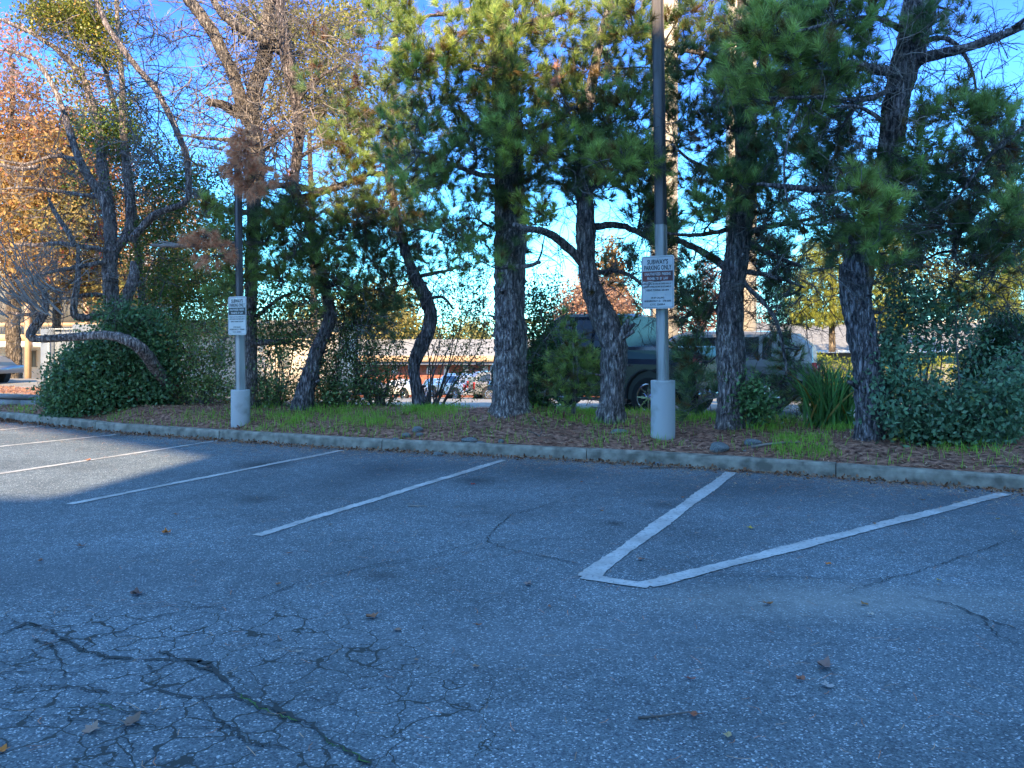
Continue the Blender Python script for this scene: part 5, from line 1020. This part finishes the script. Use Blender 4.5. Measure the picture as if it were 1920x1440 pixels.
far_tree("russet autumn tree behind the crooked pine", "autumn_tree", [(1110, 700, 8), (1110, 600, 6), (1105, 540, 4)], 55, [(1085, 570, 36, 34, 900), (1130, 575, 50, 34, 1100), (1105, 535, 20, 26, 300), (1180, 585, 30, 20, 400), (1060, 600, 24, 20, 300)], 57, size=.22, c1=(.36, .2, .13), c2=(.52, .34, .24), dep=2, bare=12)
far_tree("slim rusty conifer spire left of the nearer sign", "conifer_tree", [(1148, 700, 6), (1148, 560, 4), (1147, 445, 2)], 60, [(1147, 460, 5, 16, 90), (1147, 485, 10, 14, 200), (1148, 510, 15, 16, 320), (1149, 540, 20, 20, 420), (1150, 575, 26, 24, 500)], 58, size=.25, c1=(.3, .19, .07), c2=(.46, .26, .1), dep=.6)
far_tree("pink brown bare topped tree between sign pole and straight pine", "autumn_tree", [(1320, 720, 8), (1320, 600, 6), (1318, 520, 3)], 48, [(1300, 590, 40, 30, 500), (1335, 560, 26, 50, 500), (1325, 510, 20, 20, 160), (1310, 620, 50, 14, 400), (1400, 560, 30, 40, 260), (1430, 600, 20, 30, 200)], 59, size=.16, c1=(.38, .16, .12), c2=(.5, .3, .22), dep=2, bare=14)
YG1, YG2 = (.2, .24, .04), (.42, .42, .09)
far_tree("bright sunlit yellow green pine beyond the hedge", "bright_pine", [(1560, 660, 12), (1560, 560, 9), (1560, 480, 5)], 27, [(1540, 500, 60, 50, 420), (1500, 560, 40, 50, 300), (1570, 570, 50, 40, 300), (1650, 540, 50, 60, 360), (1620, 600, 50, 24, 180), (1530, 600, 60, 16, 160), (1680, 600, 34, 40, 200), (1620, 460, 60, 40, 260), (1690, 480, 50, 50, 220)], 60, c1=YG1, c2=YG2, mode='pine', dep=1.2, cat="pine")
far_tree("bright sunlit pine at the right edge above the dark bush", "bright_pine", [(1885, 660, 12), (1890, 500, 9), (1895, 340, 5)], 26, [(1900, 520, 50, 50, 380), (1850, 560, 50, 40, 300), (1900, 400, 34, 60, 300), (1880, 300, 34, 40, 160), (1900, 590, 50, 24, 160), (1820, 540, 50, 30, 160)], 61, c1=(.12, .17, .035), c2=(.36, .38, .09), mode='pine', dep=1.2, cat="pine")
far_tree("sunlit green tree behind the twisted pine, low over the roof", "leafy_tree", [(1760, 660, 10), (1760, 560, 8)], 42, [(1740, 540, 60, 50, 900, (.14, .15, .06), (.26, .25, .1)), (1830, 590, 60, 16, 400, (.2, .17, .12), (.3, .27, .2)), (1690, 580, 60, 24, 500, YG1, YG2), (1790, 500, 50, 40, 500, (.14, .15, .06), (.26, .25, .1))], 62, size=.18, dep=2, bare=14)
# wooded skyline, a mass nobody could count
b = MB(); r_ = np.random.default_rng(77); n_ = 16000
X = r_.uniform(-150, 150, n_); Yv = r_.uniform(112, 130, n_); top = 1.9 + 1.6 * np.sin(X * .11) + 1.3 * np.sin(X * .31 + 1) + 1.0 * np.sin(X * .83)
Z_ = -7 + (top + 7) * r_.random(n_) ** .6
leaves(b, np.c_[X, Yv, Z_], 1.0, np.array([.1, .12, .05]) + np.array([.16, .12, .04]) * r_.random((n_, 1)) * (.5 + .5 * np.sin(X * .2)[:, None] ** 2), r_)
tag(b.build("treeline", M['farleaf']), "distant line of trees on the horizon", "trees", kind="stuff")
# sunlit hedge in front of the shingled building
def hedge(label, x0, x1, y0, Z, seed, c1, c2, n=9000, size=.07):
    t = thing("hedge", px((x0 + x1) / 2, 750, Z), label, "hedge"); b = MB(); r = np.random.default_rng(seed)
    A = px(x0, y0, Z); B_ = px(x1, y0, Z); P = np.c_[r.uniform(A[0], B_[0], n), Z + r.uniform(-.5, .5, n), float(far_z(Z)) + (A[2] - float(far_z(Z))) * r.random(n) ** .7]
    P[:, 2] += .08 * np.sin(P[:, 0] * 3 + 1) + r.normal(0, .04, n)
    leaves(b, P, size, np.array(c1) + (np.array(c2) - np.array(c1)) * r.random((n, 1)), r); b.build("foliage", M['farleaf'], t)
    b = MB()
    for x in np.linspace(A[0] + .2, B_[0] - .2, 18): b.tube([(x, Z, far_z(Z)), (x + .05, Z, A[2] - .3)], [.02, .01], 5)
    b.build("stem", M['twig'], t); rebase(t)
hedge("sunlit yellow green clipped hedge below the grey shingle roof", 1505, 2000, 668, 23.5, 71, (.13, .17, .03), (.36, .38, .07))

# ================================================================ ground cover, litter, stones, leaves
def inreg(regs, n, r):
    P = []
    w = np.array([(a[1] - a[0]) * (a[3] - a[2]) * a[4] for a in regs], float); k = r.choice(len(regs), n, p=w / w.sum())
    x = np.array([r.uniform(regs[i][0], regs[i][1]) for i in k]); y = np.array([r.uniform(regs[i][2], regs[i][3]) for i in k]); return x, y
def ground_pts(regs, n, r):
    """points of the planted ground, by stretch of the strip: sample (u along, s behind) then keep those whose place falls in the regions"""
    L2 = resample(CURB, .1); dd = np.gradient(L2, axis=0); dd /= np.linalg.norm(dd, axis=1)[:, None]; nv = np.c_[-dd[:, 1], dd[:, 0]]
    k = r.integers(0, len(L2), n * 12); s = r.uniform(.2, 4.2, n * 12); P = L2[k] + nv[k] * s[:, None] + dd[k] * r.uniform(-.05, .05, (n * 12, 1))
    z = berm(P[:, 0], P[:, 1]); X = CX + P[:, 0] / P[:, 1] * F; Y = HY + (EYE - z) / P[:, 1] * F
    ok = np.zeros(len(P), bool); pr = r.random(len(P)); X = X + r.normal(0, 16, len(X)); Y = Y + r.normal(0, 3.5, len(Y))
    for a in regs: ok |= (X > a[0]) & (X < a[1]) & (Y > a[2]) & (Y < a[3]) & (pr < a[4])
    P = np.c_[P, z][ok]; return P[:n]
r_ = np.random.default_rng(90)
G = [(0, 60, 765, 790, .5), (40, 140, 775, 800, .25), (190, 440, 776, 800, .35), (440, 780, 765, 812, .55), (780, 860, 765, 785, .8), (760, 1000, 785, 835, .12), (990, 1120, 765, 800, .8), (1120, 1240, 770, 840, .5), (1240, 1350, 775, 800, .9), (1400, 1600, 775, 812, .8), (1440, 1560, 820, 862, .75), (1250, 1440, 800, 860, .05), (1600, 1920, 850, 885, .1), (1680, 1900, 810, 850, .35), (660, 760, 800, 830, .3)]
P = ground_pts(G, 38000, r_); n_ = len(P)
cl = .5 + .5 * np.sin(P[:, 0] * 4.1 + 2 * np.sin(P[:, 1] * 3)) * np.sin(P[:, 1] * 5.3 + P[:, 0]); cl = np.clip(cl ** 1.6 * (.5 + .8 * (np.sin(P[:, 0] * 11 + 3 * np.sin(P[:, 1] * 7)) * np.sin(P[:, 1] * 13 + P[:, 0] * 2) > -.25)), 0, 1); keep = r_.random(n_) < .04 + .96 * cl; P = P[keep]; n_ = len(P)
h = r_.uniform(.04, .15, n_); a = r_.random(n_) * 6.28; ln = r_.normal(0, .35, (n_, 2)) * h[:, None]; sd = np.c_[np.cos(a), np.sin(a), np.zeros(n_)] * .0045
tip = P + np.c_[ln, h]; mid = P + np.c_[ln * .35, h * .55]
b = MB(); V = np.stack([P - sd - [0, 0, .01], P + sd - [0, 0, .01], mid + sd * .8, mid - sd * .8, tip], 1).reshape(-1, 3); i = np.arange(n_) * 5
col = np.repeat(np.array([.2, .4, .05]) + np.array([.22, .26, .04]) * r_.random((n_, 1)), 5, axis=0)
b.add(V, f4=np.c_[i, i + 1, i + 2, i + 3], f3=np.c_[i + 3, i + 2, i + 4], col=col)
tag(b.build("grass", M['grass']), "patches of short fresh green grass on the planted strip", "grass", kind="stuff")
def straw(P, n_, r, L=.09, w=.0028, lift=.012, cols=((.52, .24, .15), (.34, .15, .1), (.66, .42, .28))):
    a = r.random(n_) * 6.28; l_ = L * r.uniform(.4, 1, n_); d = np.c_[np.cos(a) * l_, np.sin(a) * l_, r.normal(0, .006, n_)]; sd = np.c_[-np.sin(a), np.cos(a), np.zeros(n_)] * w / 2
    bend = np.c_[-np.sin(a), np.cos(a), np.zeros(n_)] * (r.normal(0, .12, n_) * l_)[:, None]
    P = P + np.c_[np.zeros((n_, 2)), np.abs(r.normal(0, lift, n_)) + .003]
    A = P - d / 2; B_ = P + d / 2; Mx = P + bend
    V = np.stack([A - sd, A + sd, Mx + sd, Mx - sd, B_ + sd, B_ - sd], 1).reshape(-1, 3); i = np.arange(n_) * 6; c = np.array(cols)[r.integers(0, len(cols), n_)] * (.7 + .6 * r.random((n_, 1)))
    return V, np.vstack([np.c_[i, i + 1, i + 2, i + 3], np.c_[i + 3, i + 2, i + 4, i + 5]]), np.repeat(c, 6, axis=0)
P = ground_pts([(-200, 2100, 700, 960, 1)], 52000, r_); 
V, f, c = straw(P, len(P), r_, L=.17, lift=.018, w=.009, cols=((.74, .35, .22), (.42, .18, .12), (.85, .58, .4), (.2, .1, .08), (.5, .3, .2))); b = MB(); b.add(V, f4=f, col=c)
# straw drifted on the asphalt
L2 = resample(CURB, .1); dd = np.gradient(L2, axis=0); dd /= np.linalg.norm(dd, axis=1)[:, None]; nv = np.c_[-dd[:, 1], dd[:, 0]]
n_ = 15000; k = r_.integers(0, len(L2), n_); s = -np.abs(r_.normal(0, 1, n_)) ** 1.6 * .42 - .01; P = np.c_[L2[k] + nv[k] * s[:, None] + dd[k] * r_.uniform(-.05, .05, (n_, 1)), np.full(n_, .006)]
P = P[P[:, 0] > -12]; V, f, c = straw(P, len(P), r_, L=.12, w=.0045, lift=.003, cols=((.6, .26, .13), (.4, .17, .1), (.7, .48, .28))); b.add(V, f4=f, col=c)
n_ = 900; P = np.c_[r_.uniform(-3, 5, n_), r_.uniform(3, 10, n_), np.full(n_, .006)]; ok = behind(P[:, 0], P[:, 1]) < -.1; P = P[ok]; V, f, c = straw(P, len(P), r_, L=.1, lift=.002, w=.0028, cols=((.5, .2, .1), (.5, .3, .18))); b.add(V, f4=f, col=c)
tag(b.build("pine_straw_litter", M['litter']), "reddish brown fallen pine needles over the mulch and along the kerb", "litter", kind="stuff")
# small dead leaves: on the strip and banked against the kerb
b = MB(); P = ground_pts([(-100, 480, 700, 830, 1), (480, 2000, 700, 960, .22)], 6500, r_); P[:, 2] += .006
leaves(b, P, .05, np.array([.26, .14, .1]) + np.array([.22, .13, .07]) * r_.random((len(P), 1)), r_, .6, .0)
n_ = 9000; k = r_.integers(0, len(L2), n_); k = np.where(r_.random(n_) < .5, k, (k * .42).astype(int)); s = -np.abs(r_.normal(0, .13, n_)) - .02; P = np.c_[L2[k] + nv[k] * s[:, None] + dd[k] * r_.uniform(-.05, .05, (n_, 1)), r_.uniform(.004, .03, n_)]; P = P[(P[:, 0] > -12)]
leaves(b, P, .045, np.array([.12, .055, .035]) + np.array([.25, .13, .07]) * r_.random((len(P), 1)), r_, .6, .0)
tag(b.build("leaf_litter", M['litter']), "small dead leaves banked against the kerb and under the shrubs", "litter", kind="stuff")

# countable lobed leaves on the asphalt
def lobed(size, r, col, lob=5):
    b = MB(); pts = []; n_ = lob * 4
    for i in range(n_):
        a = 2 * math.pi * i / n_; q = .55 + .45 * abs(math.cos(a * lob / 2)) ** .7; q *= 1 if i % 2 == 0 else .82
        x, y = math.cos(a) * q, math.sin(a) * q * .8; pts.append((x * size / 2, y * size / 2, .006 + size * (.16 * (x * x + .6 * y * y) + .05 * math.sin(3 * a))))
    pts.append((0, 0, .004)); b.add(pts, f3=[[i, (i + 1) % n_, n_] for i in range(n_)], col=col)
    b.tube([(-size * .1, 0, .008), (-size * .8, size * .05, .012)], [.0015, .001], 4, col=np.array(col) * .7)
    return b
LF = [(887, 909, .08, (.45, .07, .04), "red"), (313, 1001, .12, (.5, .17, .05), "bright orange"), (153, 1026, .09, (.2, .1, .07), "dark brown"), (1408, 992, .1, (.55, .38, .08), "yellow"), (1552, 1060, .07, (.6, .2, .05), "orange"), (1201, 1051, .09, (.28, .16, .12), "grey brown"), (1548, 1253, .13, (.28, .18, .16), "large grey brown"), (1500, 1278, .07, (.35, .15, .1), "rusty"), (1553, 1290, .08, (.4, .38, .38), "pale grey"),
      (1439, 1135, .08, (.32, .14, .06), "brown"), (1632, 1156, .06, (.5, .45, .4), "pale"), (697, 1160, .1, (.32, .16, .1), "brown"), (745, 1183, .07, (.3, .2, .15), "dull brown"), (521, 1098, .06, (.3, .16, .1), "small brown"), (990, 1098, .09, (.3, .22, .2), "faded"), (257, 1116, .13, (.18, .11, .1), "dark curled"), (1295, 1277, .06, (.3, .12, .1), "rusty red"), (897, 1176, .05, (.3, .13, .08), "small rusty"), (892, 1252, .05, (.3, .2, .14), "small dull"), (1620, 1135, .07, (.33, .17, .07), "brown"),
      (165, 864, .1, (.5, .2, .1), "orange"), (1300, 1345, .06, (.35, .13, .08), "red brown"), (4, 1411, .08, (.55, .2, .05), "orange"), (330, 967, .06, (.3, .14, .1), "rusty"), (1090, 905, .05, (.3, .1, .06), "small red"), (1128, 960, .05, (.45, .2, .08), "small orange"), (75, 1055, .07, (.3, .16, .12), "brown"), (780, 1240, .04, (.3, .2, .15), "tiny"), (1365, 1385, .06, (.45, .35, .2), "tan"), (245, 1362, .12, (.25, .17, .14), "long curled"), (172, 1372, .11, (.36, .25, .2), "pale curled"), (1760, 1090, .05, (.5, .35, .1), "yellowish"), (1870, 975, .05, (.4, .3, .12), "yellowish"), (1280, 935, .05, (.35, .15, .08), "brown"),
      (560, 1225, .05, (.4, .36, .32), "pale"), (1030, 1140, .04, (.33, .15, .1), "small brown"), (620, 985, .05, (.33, .18, .1), "brown"), (1640, 985, .05, (.38, .2, .1), "brown"), (540, 1040, .05, (.3, .15, .1), "brown"), (1730, 940, .06, (.3, .15, .08), "brown")]
def where(x, y):
    v = "close to the viewer" if y > 1200 else "mid lot" if y > 1030 else "near the kerb"
    refs = [(1150, 1090, "the angled white lines"), (640, 960, "the long middle stripe"), (260, 900, "the left sunlit stripes"), (250, 1280, "the network of cracks"), (1600, 1130, "the pale dusty patch"), (1820, 1150, "the right hand crack"), (950, 1280, "the open asphalt at centre bottom"), (1540, 1330, "the bottom right asphalt")]
    return v, min(refs, key=lambda q: (q[0] - x) ** 2 + (q[1] - y) ** 2)[2]
seen = {}
LAB = []
for i_, (x, y, sz, col, nm) in enumerate(LF):
    v, rf = where(x, y); lb = f"{nm} fallen leaf {v} by {rf}"
    if lb in seen: lb = f"{nm} fallen leaf {v} by {rf}, {'left' if x < seen[lb] else 'right'} one of its kind"
    seen[lb] = x
    p = onroad(x, y); r2 = np.random.default_rng(300 + i_); b = lobed(sz, r2, col, 5 if sz > .07 else 3)
    o = b.build("fallen_leaf", M['litter']); o.location = (p[0], p[1], .006); o.rotation_euler = (r2.normal(0, .05), r2.normal(0, .05), r2.random() * 6.28); o.scale = (.9, .9, r2.uniform(.5, 1.5)); o.location.z = .006
    tag(o, lb, "leaf", "single fallen leaves on the asphalt")
# sticks
def stick(pts, r0, label, z=.0, m='twig', onland=False):
    P = []
    for p in pts:
        if onland: Z = hit(*p); q = px(p[0], p[1], Z); q[2] = berm(q[0], q[1])[0] + r0 + .004
        else: q = onroad(*p); q[2] = r0 + .004
        P.append(q)
    P = np.array(P); Pq, Rq = smoothpath(P, np.full(len(P), r0), .03); b = MB(); b.tube(Pq + rng.normal(0, r0 * .15, Pq.shape), Rq * np.linspace(1, .5, len(Rq)), 6, col=(.2, .12, .1)); o = b.build("fallen_stick", M[m]); tag(o, label, "stick", "fallen sticks")
stick([(766, 951), (780, 950), (800, 951)], .008, "short pale stick on the asphalt between the stripes", m='deadtwig'); stick([(1197, 1350), (1240, 1348), (1280, 1342), (1300, 1338)], .006, "thin reddish twig lying at the bottom of the asphalt")
stick([(1200, 880), (1250, 878), (1290, 878)], .01, "thin stick lying along the foot of the kerb"); stick([(1410, 842), (1440, 838), (1470, 834), (1500, 834)], .022, "thick bleached stick behind the kerb left of the twisted pine", m='deadtwig', onland=True)
stick([(1000, 785), (1012, 800), (1018, 812), (1010, 820)], .008, "curved grey root twig below the thickest pine", m='deadtwig', onland=True); stick([(985, 808), (1000, 812), (1012, 820)], .007, "short straight twig beside the curved root twig", m='deadtwig', onland=True)
stick([(1700, 838), (1730, 836), (1765, 832)], .008, "thin straight stick under the blue green shrub", onland=True); stick([(1860, 878), (1890, 874), (1915, 886)], .01, "bent branch piece on the mulch at the right edge", onland=True)
stick([(305, 750), (325, 753), (345, 757)], .012, "pale broken branch under the arching limb", m='deadtwig', onland=True)
# river stones
def rock(x, y, w, label, onland=True, flat=.55):
    import bmesh
    if onland: Z = hit(x, y); c = px(x, y, Z); c[2] = berm(c[0], c[1])[0]
    else: c = onroad(x, y); Z = c[1]
    R_ = w / F * Z / 2; bm = bmesh.new(); bmesh.ops.create_icosphere(bm, subdivisions=3, radius=1); r2 = np.random.default_rng(int(x)); ph = r2.random(6) * 6.28
    for v in bm.verts:
        k = 1 + .12 * math.sin(2.3 * v.co.x + ph[0]) + .1 * math.sin(3.1 * v.co.y + ph[1]) + .08 * math.sin(4 * v.co.z + ph[2] + v.co.x * 2); v.co *= k; v.co.z *= flat; v.co.y *= .8
    me = bpy.data.meshes.new("river_stone"); bm.to_mesh(me); bm.free(); me.polygons.foreach_set("use_smooth", np.ones(len(me.polygons), bool)); me.materials.append(M['rock'])
    o = bpy.data.objects.new("river_stone", me); COL.objects.link(o); o.location = (c[0], c[1], c[2] + R_ * flat * .45); o.scale = (R_,) * 3; o.rotation_euler = (0, 0, r2.random() * .6 - .3); tag(o, label, "stone", "river stones along the kerb")
rock(1411, 834, 28, "round blue grey stone set back behind the kerb near the bleached stick"); rock(1349, 846, 38, "largest grey stone resting on the kerb edge below the straight pine"); rock(880, 829, 32, "dark flat stone behind the kerb below the thickest pine", flat=.35); rock(784, 808, 20, "pale grey stone in the row left of the dark flat one")
rock(786, 817, 14, "small pale stone just under the pale grey one"); rock(762, 819, 18, "grey stone between the slanting slab and the pale pair"); rock(741, 827, 15, "slim slanting stone nearer the kerb"); rock(727, 826, 17, "leftmost small slab of the stone row", flat=.3); rock(900, 832, 18, "rusty brown stone right of the dark flat one", flat=.35)
rock(939, 830, 12, "pebble sized upright stone behind the kerb centre", flat=.8); rock(822, 854, 18, "dark stone at the kerb foot left of centre", False, .5); rock(1017, 857, 15, "small stone touching the kerb foot near the joint", False, .6); rock(1234, 873, 17, "rounded stone at the kerb foot left of the wide line", False, .6); rock(1401, 879, 15, "round pebble stuck to the kerb foot by the wide line", False, .8)
rock(1160, 812, 34, "whitish flat chunk in the grass left of the nearer pole base", flat=.3); rock(1397, 846, 7, "tiny blue pebble between the two big right stones")
